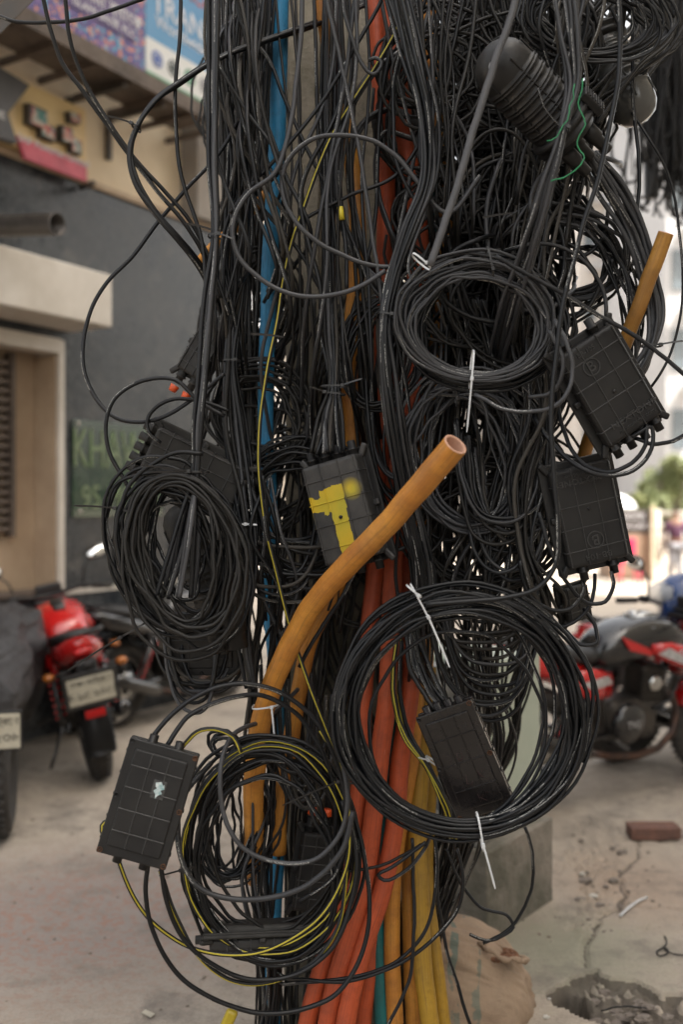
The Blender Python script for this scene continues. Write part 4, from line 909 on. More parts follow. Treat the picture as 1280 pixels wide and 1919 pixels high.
mb.build('brick', M_BRICK, None, 'loose red brick lying on the pavement at the right edge', 'brick')
M_LITTER = mat('pale_litter', (.55, .53, .48), .7); M_RUB = mat('rubble_stone', (.22, .19, .165), .95, vs=20, col2=(.12, .10, .085), bump=.5, bs=60)
r_ = np.random.RandomState(21)
for i in range(46):
    px_, py_ = (r_.uniform(1060, 1180), r_.uniform(1840, 1912)) if i < 22 else (r_.uniform(1085, 1175), r_.uniform(1560, 1760))
    if i >= 38: px_, py_ = r_.uniform(1180, 1275), r_.uniform(1880, 1915)
    q = G(px_, py_); s = .005+.018*r_.rand()**2.2
    if (Vector((q.x, q.y, 0))-Vector((hc.x, hc.y, 0))).length < .08: continue
    mb = MB(); rock(mb, (q.x, q.y, s*.2-(.03 if i < 22 else 0)), (s*1.3, s, s*.6), i)
    mb.build('rubble_chip', M_RUB, None, 'small grey chip of broken paving lying in the cracked ground on the right', 'stone chip', 'chips of broken paving')
for i, (px_, py_, s, lb) in enumerate(((1092, 1640, .014, 'white crumpled scrap beside the long crack'), (1113, 1682, .017, 'flat white flake by the pale straw'), (1024, 1908, .010, 'small white lump near the hole'), (1030, 1873, .006, 'tiny white crumb left of the hole'))):
    q = G(px_, py_); mb = MB(); rock(mb, (q.x, q.y, s*.4), (s, s*.8, s*.45), i+50); mb.build('litter', M_LITTER, None, lb, 'litter')
q = G(277, 1903); mb = MB(); mb.box((0, 0, 0), (.045, .018, .004), Matrix.Translation((q.x, q.y, .006)) @ Matrix.Rotation(R(-38), 4, 'Z') @ Matrix.Rotation(R(10), 4, 'X'), .001); mb.build('foil_strip', mat('foil', (.6, .56, .46), .35, .3), None, 'crumpled foil strip on the bare pavement at bottom left', 'litter')
mb = MB(); a = [G(*q, z=.01) for q in ((1163, 1716), (1180, 1700), (1197, 1688), (1213, 1682))]; mb.tube(a, .0045, 8); mb.build('straw', M_TIE, None, 'bent white plastic straw on the cracked slab', 'straw')
def gd(px, py, z=.006): return (px, py, (CH-z)*FL/(py-HZ))
cable([gd(*q) for q in ((1246, 1754), (1250, 1768), (1240, 1778), (1231, 1783), (1236, 1791), (1250, 1788), (1252, 1779), (1243, 1777), (1262, 1787), (1300, 1790))], 'thin black wire offcut with a knot lying on the right slab', .0028, K_PLAIN, name='wire_scrap', k=6)
cable([gd(*q) for q in ((1128, 1895), (1150, 1888), (1180, 1886), (1215, 1890))], 'short black wire scrap by the broken slab edge', .0026, K_PLAIN, name='wire_scrap', k=6)
# ================================================================ CONCRETE POLE
def pole():
    m, t, p, N, L = nodes('old_pole_concrete'); n = noise_n(t, 3.5, 8, .7); n2 = noise_n(t, 60, 6, .75); n3 = noise_n(t, 9, 8, .7)
    a = ramp(t, n.outputs[0], ((.35, (.27, .24, .19)), (.65, (.14, .125, .095)))).outputs[0]
    a = mixc(t, ramp(t, n3.outputs[0], ((.5, 0.), (.7, .7))).outputs[0], a, (.085, .078, .045))
    a = mixc(t, ramp(t, n2.outputs[0], ((.55, 0.), (.75, .6))).outputs[0], a, (.30, .28, .24)); L.new(a, p.inputs['Base Color']); p.inputs['Roughness'].default_value = .92
    bump_n(t, p, n2.outputs[0], .8, .008)
    mb = MB(); cx = W(628, HZ, 2.98).x; V = []
    prof = [(-.145, .03), (-.135, 0), (-.05, -.012), (-.035, .02), (.035, .02), (.05, -.012), (.135, 0), (.145, .03), (.145, .25), (-.145, .25)]
    rings = []
    for i in range(90):
        z = -.2+i*.05; k = 1.04-z*.012
        rings.append([mb.bm.verts.new((cx+x*k+noise.noise(Vector((x*9, y*9, z*7)))*.004, 2.93+y*k+noise.noise(Vector((x*9, z*7, y*9)))*.005, z)) for x, y in prof])
    for a_, b_ in zip(rings, rings[1:]):
        for j in range(10): mb.bm.faces.new((a_[j], a_[(j+1) % 10], b_[(j+1) % 10], b_[j]))
    mb.bm.faces.new(rings[-1]); mb.build('utility_pole', m, None, 'weathered concrete utility pole buried under the cables and conduits', 'utility pole')
pole()
# ================================================================ CONDUITS
def conduit(pts, r, m, label, d=None, open_end=False, group=None, name='conduit'):
    if d is not None: pts = D(pts, *(d if isinstance(d, tuple) else (d,)))
    P = wiggle(spline(WP(pts), .02), .003, len(label)); t = TB(); n = len(P)
    t.tube(P, r*(1+.015*np.sin(np.arange(n)*.35)), 20)
    if not open_end: return t.build(name, m, None, label, 'conduit', group)
    th = thing(name, label, 'conduit', tuple(P[-1]), group); t.C = []
    V = t.V[0]; k = 20
    o = t.build('pipe_wall', m, th)
    # cut end: rim ring and bore at the first point
    ax = Vector(P[0]-P[2]).normalized(); q = ax.to_track_quat('Z', 'Y').to_matrix().to_4x4(); Mx = Matrix.Translation(Vector(P[0])) @ q
    mb = MB(); mb.lathe([(r*.995, -.001), (r*.98, .0012), (r*.80, .0008), (r*.78, -.002), (r*.78, -.16), (0, -.16)], 28, Mx, cap=False); mb.build('cut_end', M_PINSIDE, th)
    return th
LF = conduit([(857, 833, 2.02), (800, 898, 2.08), (738, 966, 2.16), (676, 1034, 2.25), (617, 1098, 2.33), (568, 1160, 2.40), (530, 1235, 2.45), (502, 1310, 2.50), (484, 1390, 2.53), (474, 1470, 2.57), (476, 1560, 2.62), (482, 1650, 2.70)], .0268, P_OR, 'thick ochre conduit bending up and right in front to an open cut end', open_end=True)
conduit([(1249, 438, 2.36), (1222, 510, 2.38), (1192, 590, 2.42), (1165, 660, 2.47), (1120, 780, 2.6), (1060, 960, 2.8)], .0185, pipe_mat('mustard_conduit', (.40, .20, .04), (.28, .13, .03)), 'mustard conduit leaning out at the upper right with an open end', open_end=True)
conduit([(528, -80), (524, 100), (519, 250), (511, 380), (505, 500), (502, 620), (498, 750), (500, 850), (505, 940), (500, 1060), (507, 1150), (522, 1300), (524, 1450), (518, 1600), (512, 1750), (515, 2000)], .0215, P_BLUE, 'blue conduit running down left of the concrete pole', (2.60, 2.80))
conduit([(590, -60), (612, 60), (632, 160), (655, 270), (668, 380), (668, 500), (660, 600), (655, 700), (662, 820), (650, 960), (630, 1100), (585, 1190), (562, 1290), (545, 1390), (524, 1490), (520, 1600)], .0225, P_OR, 'ochre conduit down the face of the concrete pole passing behind the yellow painted box', (2.66, 2.70))
conduit([(735, -60), (738, 60), (752, 200), (770, 330), (785, 450), (778, 560), (775, 680), (762, 800), (742, 900), (738, 1000), (735, 1100), (732, 1200), (727, 1300), (715, 1400), (706, 1480), (690, 1600), (665, 1720), (632, 1830), (600, 1990)], .0255, P_RED, 'bright terracotta conduit right of the pole, middle of the three red ones at the foot', (2.66, 2.62))
conduit([(700, -60), (712, 150), (722, 300), (724, 420), (722, 520), (718, 620), (720, 740), (712, 850), (708, 960), (704, 1060), (696, 1150), (686, 1260), (678, 1400), (670, 1500), (655, 1600), (632, 1720), (600, 1830), (560, 1990)], .0245, P_RED, 'terracotta conduit along the pole edge, leftmost of the red ones at the foot', (2.72, 2.66))
conduit([(745, 700), (756, 850), (762, 1000), (768, 1150), (772, 1250), (762, 1350), (748, 1450), (738, 1560), (712, 1680), (680, 1780), (655, 1880), (640, 1990)], .0255, P_RED, 'terracotta conduit, rightmost of the red ones inside the large coil', (2.76, 2.58))
conduit([(700, 1500), (702, 1650), (696, 1780), (684, 1880), (676, 2000)], .024, P_RED, 'short dark terracotta conduit tucked behind the others at the foot', 2.72)
conduit([(800, -60), (808, 100), (820, 240), (838, 400), (838, 500), (820, 640), (800, 800), (794, 960), (788, 1100), (782, 1250), (772, 1400), (758, 1500), (742, 1600), (735, 1750), (744, 2000)], .0225, P_OR, 'orange brown conduit right of the red ones, left of the brown pair', (2.70, 2.70))
conduit([(815, 900), (806, 1100), (795, 1300), (778, 1450), (768, 1600), (768, 1750), (778, 2000)], .021, P_OR, 'orange brown conduit, right one of the brown pair at the foot', (2.88, 2.74))
conduit([(800, 1250), (790, 1400), (785, 1500), (785, 1620), (790, 1750), (812, 2000)], .0255, P_YEL, 'stout yellow conduit at the right of the bundle at the foot', (2.76, 2.66))
conduit([(812, 1350), (806, 1500), (800, 1650), (815, 1780), (842, 2000)], .019, P_YEL, 'thinner yellow conduit flaring out right of the stout yellow one', (2.84, 2.72))
conduit([(798, 200), (806, 360), (808, 450), (802, 600), (798, 750), (790, 900), (764, 1050), (752, 1150), (735, 1350), (718, 1550), (708, 1680), (711, 1800), (724, 2000)], .0225, P_TEAL, 'teal conduit showing between the red and brown ones at the foot', (2.74, 2.72))
conduit([(374, 492), (400, 462), (432, 434), (468, 398), (510, 350)], .0145, P_OR, 'thin orange conduit slanting behind the left cable bundle', 2.72)

# ================================================================ JOINT BOXES
def joint_box(label, px, py, d, w, h, dep, roll, yaw=0, pitch=0, top=0, bot=0, style='tray', bm_=None, caps=None, name='joint_box', clips=True, nv=2, nh=4):
    bm_ = bm_ or M_BOX
    rm = Matrix.Rotation(R(yaw), 4, 'Z') @ Matrix.Rotation(R(pitch), 4, 'X') @ Matrix.Rotation(R(-roll), 4, 'Y')
    b = thing(name, label, 'joint box', W(px, py, d), rot=rm.to_euler())
    lw, lh = (w*.80, h*.88) if style == 'tray' else (w, h)
    mb = MB(False); mb.box((0, dep*.15, 0), (w, .010, h), None, .004, 3)
    mb.box((0, dep*.15+.007, 0), (w*.97, .006, h*.975), None, .002); mb.box((0, dep*.35, 0), (w*.86, dep*.55, h*.9), None, .008, 3)
    if style != 'tray':
        mb.box((0, dep*.15-.014, 0), (w*.985, .018, h*.985), None, .004, 3)
        for i in range(5):
            for s in (-1, 1): mb.box((s*w*.495, dep*.15-.010, h*(-.38+i*.19)), (.006, .016, .006), None, .001)
    mb.build('base', bm_, b)
    mb = MB(False)
    if style == 'tray':
        y0 = dep*.15-.005; ld = dep*.62
        mb.box((0, y0-ld/2, 0), (lw, ld, lh), None, .010, 4); yf = y0-ld
        for sx_ in (-1, 1):
            for sz_ in (-1, 1):
                Mx = Matrix.Translation((sx_*lw*.5, y0-.006, sz_*lh*.5)) @ Matrix.Rotation(-math.atan2(sz_*h, sx_*w), 4, 'Y'); mb.box((.008, 0, 0), (.034, .012, .016), Mx, .005, 3)
            mb.box((sx_*lw*.52, y0-.006, 0), (.022, .012, .016), None, .004, 2)
    else:
        y0 = dep*.15-.023; mb.box((0, y0-.003, 0), (w, .008, h), None, .0035, 3); lw, lh = w*.76, h*.84
        mb.box((0, y0-.008, 0), (lw, .008, lh), None, .0035, 3); yf = y0-.012
    mb.build('lid', bm_, b)
    mb = MB(False)
    for i in range(nv):
        x = lw*(-.5+(i+1)/(nv+1)*1.0)*(1.0 if nv > 1 else 0); mb.box((x, yf-.0006, 0), (.0028, .004, lh*.985), None, .0009, 1)
    for i in range(nh):
        z = lh*(.5-(i+.75)/(nh+.5)); mb.box((0, yf-.0004, z), (lw*.99, .004, .0028), None, .0009, 1)
        if style == 'tray':
            for s in (-1, 1): mb.box((s*lw*.5, yf+dep*.30, z), (.003, dep*.55, .003), None, .0009, 1)
    if style == 'tray':
        for s in (-1, 1): mb.box((s*(lw*.5-.007), yf-.0008, 0), (.003, .0045, lh*.97), None, .0009, 1)
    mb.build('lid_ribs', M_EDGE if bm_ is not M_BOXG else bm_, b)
    if style == 'tray':
        mb = MB(False); mb.lathe([(.0045, 0), (.0045, .003), (0, .003)], 12, Matrix.Translation((0, yf, -lh*.06)) @ RX90); mb.build('moulding_dot', bm_, b)
    for (n, s) in ((top, 1), (bot, -1)):
        for i in range(n):
            x = lw*(-.5+(i+.5)/n); mb = MB(False)
            mb.lathe([(.0125, 0), (.0125, .018), (.0145, .019), (.0145, .023), (.0105, .024), (.0105, .042), (.0065, .043), (.0065, .03)], 16, Matrix.Translation((x, dep*.02-.006, s*lh*.47)) @ (Matrix.Identity(4) if s > 0 else Matrix.Rotation(math.pi, 4, 'X')), cap=False)
            mb.build('cable_port', bm_, b)
            if caps: mb = MB(False); zz = s*(lh*.47+.05); mb.cyl((x, dep*.02-.006, zz), (x, dep*.02-.006, zz+s*.018), .013, .010); mb.build('plug', M_ORCAP, b)
    pos = [(sx_*w*.455, sz_*h*.47) for sx_ in (-1, 1) for sz_ in (-1, 1)]
    if style != 'tray': pos += [(-w*.455, 0), (w*.455, 0)]
    for q, (x, z) in enumerate(pos):
        ys = dep*.15-.005 if style == 'tray' else dep*.15-.030
        mb = MB(False); Mx = Matrix.Translation((x, ys, z)) @ RX90
        mb.lathe([(.0062, -.001), (.0062, .0012), (.0045, .0012), (.0042, .0), (0, .0)], 16, Mx, cap=False); mb.box((0, 0, .0005), (.006, .0012, .001), Mx @ Matrix.Rotation(.7, 4, 'Z'))
        mb.build('screw', M_RUST if (style != 'tray' and q % 3 != 1) else bm_, b)
    b['yf'] = 0; del b['yf']; return b, yf, lw, lh
def bx_text(b, s, x, z, size, yf, rot=0, sx=1, m=None, h=.0020):
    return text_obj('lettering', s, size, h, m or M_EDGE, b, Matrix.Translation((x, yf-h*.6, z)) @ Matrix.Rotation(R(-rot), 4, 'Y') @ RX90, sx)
def emblem(b, x, z, r, yf, rot=0, m=None):
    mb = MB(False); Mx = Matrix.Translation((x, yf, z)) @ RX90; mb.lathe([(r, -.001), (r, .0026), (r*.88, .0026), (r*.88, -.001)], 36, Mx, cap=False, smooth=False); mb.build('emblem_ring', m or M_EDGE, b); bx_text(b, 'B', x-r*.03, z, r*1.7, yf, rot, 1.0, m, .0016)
# yellow painted box
def paint_mat():
    m, t, p, N, L = nodes('yellow_sprayed_plastic'); tc = N.new('ShaderNodeTexCoord'); s = N.new('ShaderNodeSeparateXYZ'); L.new(tc.outputs['Object'], s.inputs[0])
    n = noise_n(t, 38, 4, .6); n9 = noise_n(t, 8, 5, .6)
    x = math_n(t, 'ADD', s.outputs[0], math_n(t, 'MULTIPLY', math_n(t, 'SUBTRACT', n.outputs[0], .5), .012)); z = math_n(t, 'ADD', s.outputs[2], math_n(t, 'MULTIPLY', math_n(t, 'SUBTRACT', n.outputs[0], .5), .03))
    def rect(x0, x1, z0, z1):
        a = math_n(t, 'MULTIPLY', math_n(t, 'GREATER_THAN', x, x0), math_n(t, 'LESS_THAN', x, x1)); b = math_n(t, 'MULTIPLY', math_n(t, 'GREATER_THAN', z, z0), math_n(t, 'LESS_THAN', z, z1)); return math_n(t, 'MULTIPLY', a, b)
    k = math_n(t, 'MAXIMUM', rect(-.09, -.040, .008, .046), math_n(t, 'MAXIMUM', rect(-.040, .022, .000, .062), math_n(t, 'MAXIMUM', rect(-.022, .018, -.16, .01), rect(-.085, -.074, -.03, .04))))
    dx = math_n(t, 'SUBTRACT', s.outputs[0], .045); dz = math_n(t, 'SUBTRACT', s.outputs[2], .045)
    dist = math_n(t, 'SQRT', math_n(t, 'ADD', math_n(t, 'MULTIPLY', dx, dx), math_n(t, 'MULTIPLY', dz, dz))); blob = N.new('ShaderNodeMapRange'); L.new(dist, blob.inputs[0]); blob.inputs[1].default_value = .008; blob.inputs[2].default_value = .03; blob.inputs[3].default_value = 1; blob.inputs[4].default_value = 0
    k = math_n(t, 'MAXIMUM', k, blob.outputs[0]); a = ramp(t, n9.outputs[0], ((.35, (.55, .36, .012)), (.65, (.38, .33, .02)))).outputs[0]
    base = ramp(t, noise_n(t, 30, 6, .7).outputs[0], ((.35, (.022, .022, .023)), (.7, (.048, .046, .043)))).outputs[0]
    L.new(mixc(t, k, base, a), p.inputs['Base Color']); p.inputs['Roughness'].default_value = .5; return m
M_PAINT = paint_mat()
b, yf, lw, lh = joint_box('black joint box daubed with yellow paint, fed by cables from above', 650, 955, 2.46, .190, .285, .085, 14, -24, 4, top=4, bot=3)
for o in b.children:
    if o.name.split('.')[0] in ('lid', 'lid_ribs'): o.data.materials[0] = M_PAINT
b, yf, lw, lh = joint_box('black joint box tilted at the right with a ringed B near its top', 1137, 724, 2.30, .192, .275, .05, 33, 8, 4, top=2, bot=4)
emblem(b, -.018, .062, .021, yf); bx_text(b, 'NEXTONE', .012, -.083, .021, yf, 0, 1.25); bx_text(b, 'nextonebd.com', .012, -.101, .013, yf, 0, 1.2); bx_text(b, 'BB-105', -.012, .098, .016, yf, 0)
b, yf, lw, lh = joint_box('black joint box hanging upside down below the tilted one at the right', 1099, 963, 2.42, .192, .275, .05, 193, 6, 2, top=2, bot=0)
emblem(b, .0, .062, .021, yf); bx_text(b, 'BB-104', .0, .101, .019, yf, 0, 1.2); bx_text(b, 'NEXTONE', .006, -.085, .021, yf, 0, 1.1); bx_text(b, 'nextonebd.com', .006, -.101, .012, yf)
b, yf, lw, lh = joint_box('flat black joint box with a torn white sticker at the lower left', 279, 1501, 2.22, .158, .258, .028, -16.5, 4, -4, top=2, bot=2, style='flange', nv=2, nh=4)
mb = MB(False); st_ = [(-.010, .022), (.002, .026), (.008, .019), (.010, .022), (.012, .012), (.005, .008), (.010, .002), (.002, -.004), (-.002, -.012), (-.004, -.002), (-.010, .004), (-.004, .011), (-.008, .014)]
mb.poly([(x+.014, yf-.0022, z+.028) for x, z in st_], (0, -.0006, 0)); mb.build('torn_sticker', mat('torn_sticker_paper', (.62, .66, .66), .6, vs=60, col2=(.15, .30, .32)), b)
mb = MB(False); mb.box((.014, yf-.0007, .036), (.030, .0012, .040), None, .0005); mb.build('sticker_residue', mat('sticker_film', (.06, .062, .062), .25), b)
b, yf, lw, lh = joint_box('glossy black joint box with a scratched lid hanging inside the large coil', 873, 1420, 2.34, .140, .265, .05, 22, -14, 6, top=4, bot=3, style='flange', bm_=M_BOXG, nv=2, nh=3)
M_SCR = mat('pen_scratch', (.045, .02, .02), .7)
for k_, q in enumerate((((.0, .005), (.012, .010), (.014, .022), (.004, .024), (.0, .012), (.01, .004)), ((.03, -.02), (.034, -.045), (.044, -.030), (.032, -.032), (.040, -.048)), ((.004, -.03), (-.002, -.05), (.008, -.056), (.014, -.048)), ((.012, -.08), (.012, -.10), (.026, -.084), (.014, -.090), (.028, -.102)))):
    mb = MB(False); mb.tube([(x-.012, yf-.0005, z) for x, z in q], .0009, 5); mb.build('pen_mark', M_SCR, b)
b, yf, lw, lh = joint_box('dusty black joint box slanting behind the left coil', 362, 885, 2.52, .172, .285, .055, 64, 6, 8, top=5, bot=3, bm_=M_BOXD)
bx_text(b, 'BB-105', -.022, .088, .018, yf, 0, 1, M_BOXD); mb = MB(False)
b, yf, lw, lh = joint_box('black joint box lying sideways just below the left coil', 378, 1205, 2.55, .160, .190, .05, 91, 2, 2, top=0, bot=0, style='flange', nv=4, nh=2)
b, yf, lw, lh = joint_box('black joint box seen edge on, lying flat inside the lower left coil', 490, 1752, 2.46, .150, .290, .05, 88, 5, 74, top=1, bot=1, bm_=M_BOXD)
b, yf, lw, lh = joint_box('black joint box with orange plugs in shadow inside the lower left coil', 598, 1630, 2.66, .150, .235, .05, -8, 6, 0, top=3, bot=0, caps=True, style='tray')
b, yf, lw, lh = joint_box('small black joint box with orange plugs half hidden behind the left cable bundle', 385, 655, 2.66, .100, .180, .05, -32, -10, 0, top=0, bot=2, caps=True, bm_=M_BOXD)
b, yf, lw, lh = joint_box('small dusty joint box in the loops under the two black boxes at the right', 1075, 1130, 2.62, .095, .105, .045, 12, 25, 0, top=0, bot=0, bm_=M_BOXD, nv=1, nh=2)

# ================================================================ DOME CLOSURES
def closure(label, a, b, r, ribs, m, long_ribs=True, glassy=None, capn=3, latch=True, marks=None, seg=.80):
    A, B = W(*a), W(*b); L_ = (B-A).length; ax = (B-A).normalized(); q = ax.to_track_quat('Z', 'Y').to_matrix().to_4x4()
    th = thing('dome_closure', label, 'splice closure', A); Mx = Matrix.Translation(A) @ q
    dl = L_*seg; prof = [(0, 0), (r*.35, .004), (r*.68, .016), (r*.88, .036), (r*.96, .06)]
    z = .075; step = (dl-.085)/ribs
    for i in range(ribs):
        prof += [(r*.965, z), (r*.97, z+step*.30), (r*1.02, z+step*.34), (r*1.02, z+step*.46), (r*.975, z+step*.50), (r*.975, z+step*.62), (r*1.025, z+step*.66), (r*1.025, z+step*.78), (r*.97, z+step*.82)]; z += step
    prof += [(r, dl-.006), (r, dl)]
    mb = MB(); mb.lathe(prof, 48, Mx, cap=False)
    if long_ribs:
        for i in range(6): mb.box((r*.985*math.cos(i*1.047+.3), r*.985*math.sin(i*1.047+.3), dl*.56), (.004, .004, dl*.74), Mx, .001)
    mb.build('dome', glassy or m, th)
    mb = MB(); mb.lathe([(r*.9, dl), (r*1.12, dl+.002), (r*1.18, dl+.008), (r*1.18, dl+.014), (r*1.08, dl+.018), (r*1.08, dl+.024), (r*1.18, dl+.028), (r*1.16, dl+.036), (r*1.0, dl+.040)], 48, Mx, cap=False); mb.build('clamp_ring', m, th)
    if latch:
        side = (Vector((0, -1, 0))-ax*Vector((0, -1, 0)).dot(ax)).normalized()*.35+(Vector((1, 0, 0))-ax*ax.x).normalized(); side.normalize(); c = A+ax*(dl+.02)+side*r*1.22
        M2 = Matrix((( *side, 0), (*ax.cross(side), 0), (*ax, 0), (0, 0, 0, 1))).transposed(); M2.translation = c
        mb = MB(); mb.box((0, 0, 0), (.02, .045, .062), M2, .004, 3)
        for i in range(7): mb.box((.011, 0, -.026+i*.0085), (.004, .038, .0035), M2, .001)
        mb.build('latch', m, th)
    mb = MB(); mb.lathe([(r*1.0, dl+.040), (r*.98, L_-.02), (r*.9, L_-.008), (0, L_-.006)], 40, Mx, cap=False); mb.build('base', m, th)
    for i in range(capn):
        an = i*6.283/capn+.6; mb = MB(); x, y = r*.55*math.cos(an), r*.55*math.sin(an)
        mb.lathe([(.019, L_-.01), (.019, L_+.03), (.015, L_+.034), (.0135, L_+.07), (.012, L_+.072)], 18, Mx @ Matrix.Translation((x, y, 0)), smooth=True); mb.build('cable_gland', m, th)
    return th, Mx
th, Mx = closure('big ribbed black dome closure lying across the upper right', (908, 92, 2.20), (1078, 262, 2.30), .069, 6, M_BOX)
sidev = (Vector((-.4, -1, 0))).normalized()
th2 = text_obj('lettering', 'e', .05, .0006, mat('grey_scrawl', (.30, .31, .32), .6), th, arr(th, Matrix.Translation(W(925, 120, 2.142)) @ Matrix.Rotation(R(-32), 4, 'Z') @ Matrix.Rotation(R(12), 4, 'Y') @ RX90), 1.0)
closure('smoky grey capped dome closure behind the big ribbed one', (1206, 228, 2.56), (1110, 60, 2.62), .064, 4, M_BOX, glassy=mat('smoky_dome_plastic', (.06, .062, .06), .16, vs=6, col2=(.10, .10, .095)), latch=False)
closure('black dome closure half buried inside the left coil', (330, 945, 2.46), (425, 1165, 2.50), .058, 4, M_BOXD, latch=False)
for i, (a, b_, lb) in enumerate((((428, 1110, 2.42), (446, 1215, 2.42), 'thick dark tube end right of the left coil'), ((392, 1160, 2.43), (412, 1222, 2.41), 'short dark tube end at the foot of the left coil'))):
    A, B = W(*a), W(*b_); mb = MB(); q = (B-A).to_track_quat('Z', 'Y').to_matrix().to_4x4(); l = (B-A).length; rr = .030 if i == 0 else .019
    mb.lathe([(0, 0), (rr, .0), (rr, l*.7), (rr*.86, l*.72), (rr*.84, l), (rr*.5, l+.002), (0, l-.004)], 22, Matrix.Translation(A) @ q, cap=False); mb.build('heat_shrink_cap', M_BOX, None, lb, 'cap')
# ================================================================ COILS
BG = [K_BLACK, K_BLACK, K_PLAIN, K_GREY, K_BROWN]
# big lower right coil
coil('largest coil, round and dark, at the lower right with white ties', (868, 1340, 2.22, 222, 218, 17.5, 14, 34), r=.0048, dd=.026, wob=.25, seed=3, th0=2.6, rot=8,
     extra=(((866, 1336, 2.24, 222, 220, 12, 14, 36), K_BLACK, dict(ties=(95, 238), dd=.022, seed=9, th0=.5, rot=-5)), ((850, 1345, 2.27, 180, 200, 3, 8, 30), K_BLACK, dict(ties=(100,), dd=.02, seed=10, th0=4.0))),
     ties=(((790, 1133, 2.22, 62, 44, (66, 96)), {}), ((900, 1558, 2.22, 80, 36, (74, 78)), {}), ((776, 1108, 2.21, 40, 18), {})))
B_ = coil('tidy round coil at centre right with grey white ties, wound from a falling bundle', (893, 600, 2.30, 134, 112, 15, 10, 27), r=.0046, m=K_GREY, dd=.03, seed=21, th0=3.6, rot=12, ties=(((884, 692, 2.30, 95, 36, (96, 96)), {}), ((918, 492, 2.30, 78, 30, None, M_TIEB), {}), ((790, 490, 2.26, 40, 22), {})),
     extra=(((905, 610, 2.34, 130, 118, 10, 10, 30), K_BLACK, dict(ties=(88,), dd=.02, seed=23, th0=1.)),), start=[(800, -60, 2.34), (812, 200, 2.34), (800, 380, 2.33), (770, 520, 2.31)])
coil('long oval coil at the left hung from the straight bundle, bound with a black tie', (325, 1040, 2.34, 92, 142, 14, 10, 30), r=.0050, dd=.035, seed=31, th0=4.7, rot=-8, wob=.5, ties=(((242, 958, 2.33, 15, 30, (186, 76), M_TIEB), {}), ((250, 1180, 2.32, -30, 32, (150, 110), M_TIEB), {}), ((370, 885, 2.32, 0, 22, (182, 70), M_TIEB), {})),
     extra=(((345, 1045, 2.30, 88, 150, 12, 12, 34), K_PLAIN, dict(ties=(270,), dd=.03, seed=33, rot=-14, wob=.8)), ((360, 1030, 2.36, 80, 130, 6, 12, 40), K_BLACK, dict(ties=(270,), dd=.03, seed=34, rot=-10, wob=.8))))
coil('lower left coil with yellow striped turns around the orange plugged box', (506, 1602, 2.40, 156, 202, 8, 12, 42), r=.0052, dd=.03, seed=41, th0=1.0, rot=-4, wob=.6, ties=(((352, 1622, 2.38, -10, 14, (170, 40), M_TIEB), {}), ((650, 1462, 2.38, 10, 20, (160, 110), M_TIEB), {})),
     extra=(((498, 1596, 2.38, 160, 204, 2, 8, 24), K_STRIPE, dict(ties=(0,), dd=.03, seed=43, wob=.6)), ((508, 1584, 2.43, 140, 184, 9, 12, 46), K_PLAIN, dict(ties=(0,), dd=.03, seed=44, wob=.8))))
coil('small messy coil of thin cable inside the lower left striped coil', (436, 1545, 2.60, 52, 105, 13, 12, 34), r=.0042, dd=.05, seed=51, wob=1.2, rot=8, ties=(270,) and ())
coil('upper right coil at the top edge, wide and flat', (1110, 40, 2.40, 118, 66, 12, 8, 30), r=.0046, dd=.05, seed=61, wob=.9, rot=5, ties=())
coil('flat wide coil seen obliquely between the dome closure and the leaning pipe', (1050, 478, 2.50, 112, 74, 11, 6, 24), r=.0048, m=K_GREY, dd=.05, seed=71, wob=.7, tilty=.05, rot=8)
coil('dusty coil half hidden behind the blue conduit at mid height', (490, 782, 2.62, 84, 84, 11, 8, 22), r=.0046, m=K_PLAIN, dd=.03, seed=81, wob=.5)
coil('coil behind the yellow painted box, left turns showing', (560, 960, 2.62, 104, 112, 12, 8, 26), r=.0046, dd=.03, seed=91, wob=.6)
coil('coil whose left turns curve over the ochre pipe near mid picture', (712, 665, 2.52, 66, 100, 10, 6, 22), r=.0046, dd=.03, seed=101, wob=.6, rot=10)
coil('coil hanging behind the tidy coil, its low turns bulging to the right', (872, 850, 2.46, 108, 138, 16, 10, 36), r=.0048, dd=.05, seed=111, wob=.8, rot=-6, m=K_GREY, ties=(((852, 732, 2.42, 80, 30, None, M_TIEB), {}),))
coil('lowest loops of the mass just above the largest coil', (910, 985, 2.56, 118, 112, 13, 10, 40), r=.0046, dd=.06, seed=121, wob=1.0, m=K_PLAIN)
coil('coil of dusty turns above the ribbed closure near the top edge', (768, 130, 2.60, 62, 70, 9, 6, 20), r=.0046, dd=.04, seed=133, wob=.7, m=K_PLAIN)
coil('faint coil in shadow left of the pole above the blue pipe bend', (500, 560, 2.78, 60, 100, 6, 6, 22), r=.0046, dd=.03, seed=141, wob=.6, m=K_PLAIN)
coil('small tight knot of looped cable beside the lower end of the bent conduit', (418, 1395, 2.44, 24, 20, 5, 3, 9), r=.0046, dd=.02, seed=151, wob=.6)
coil('coil in the dark right of the red conduits above the teal pipe', (930, 700, 2.66, 120, 150, 10, 10, 40), r=.0046, dd=.05, seed=161, wob=.8, m=K_PLAIN)

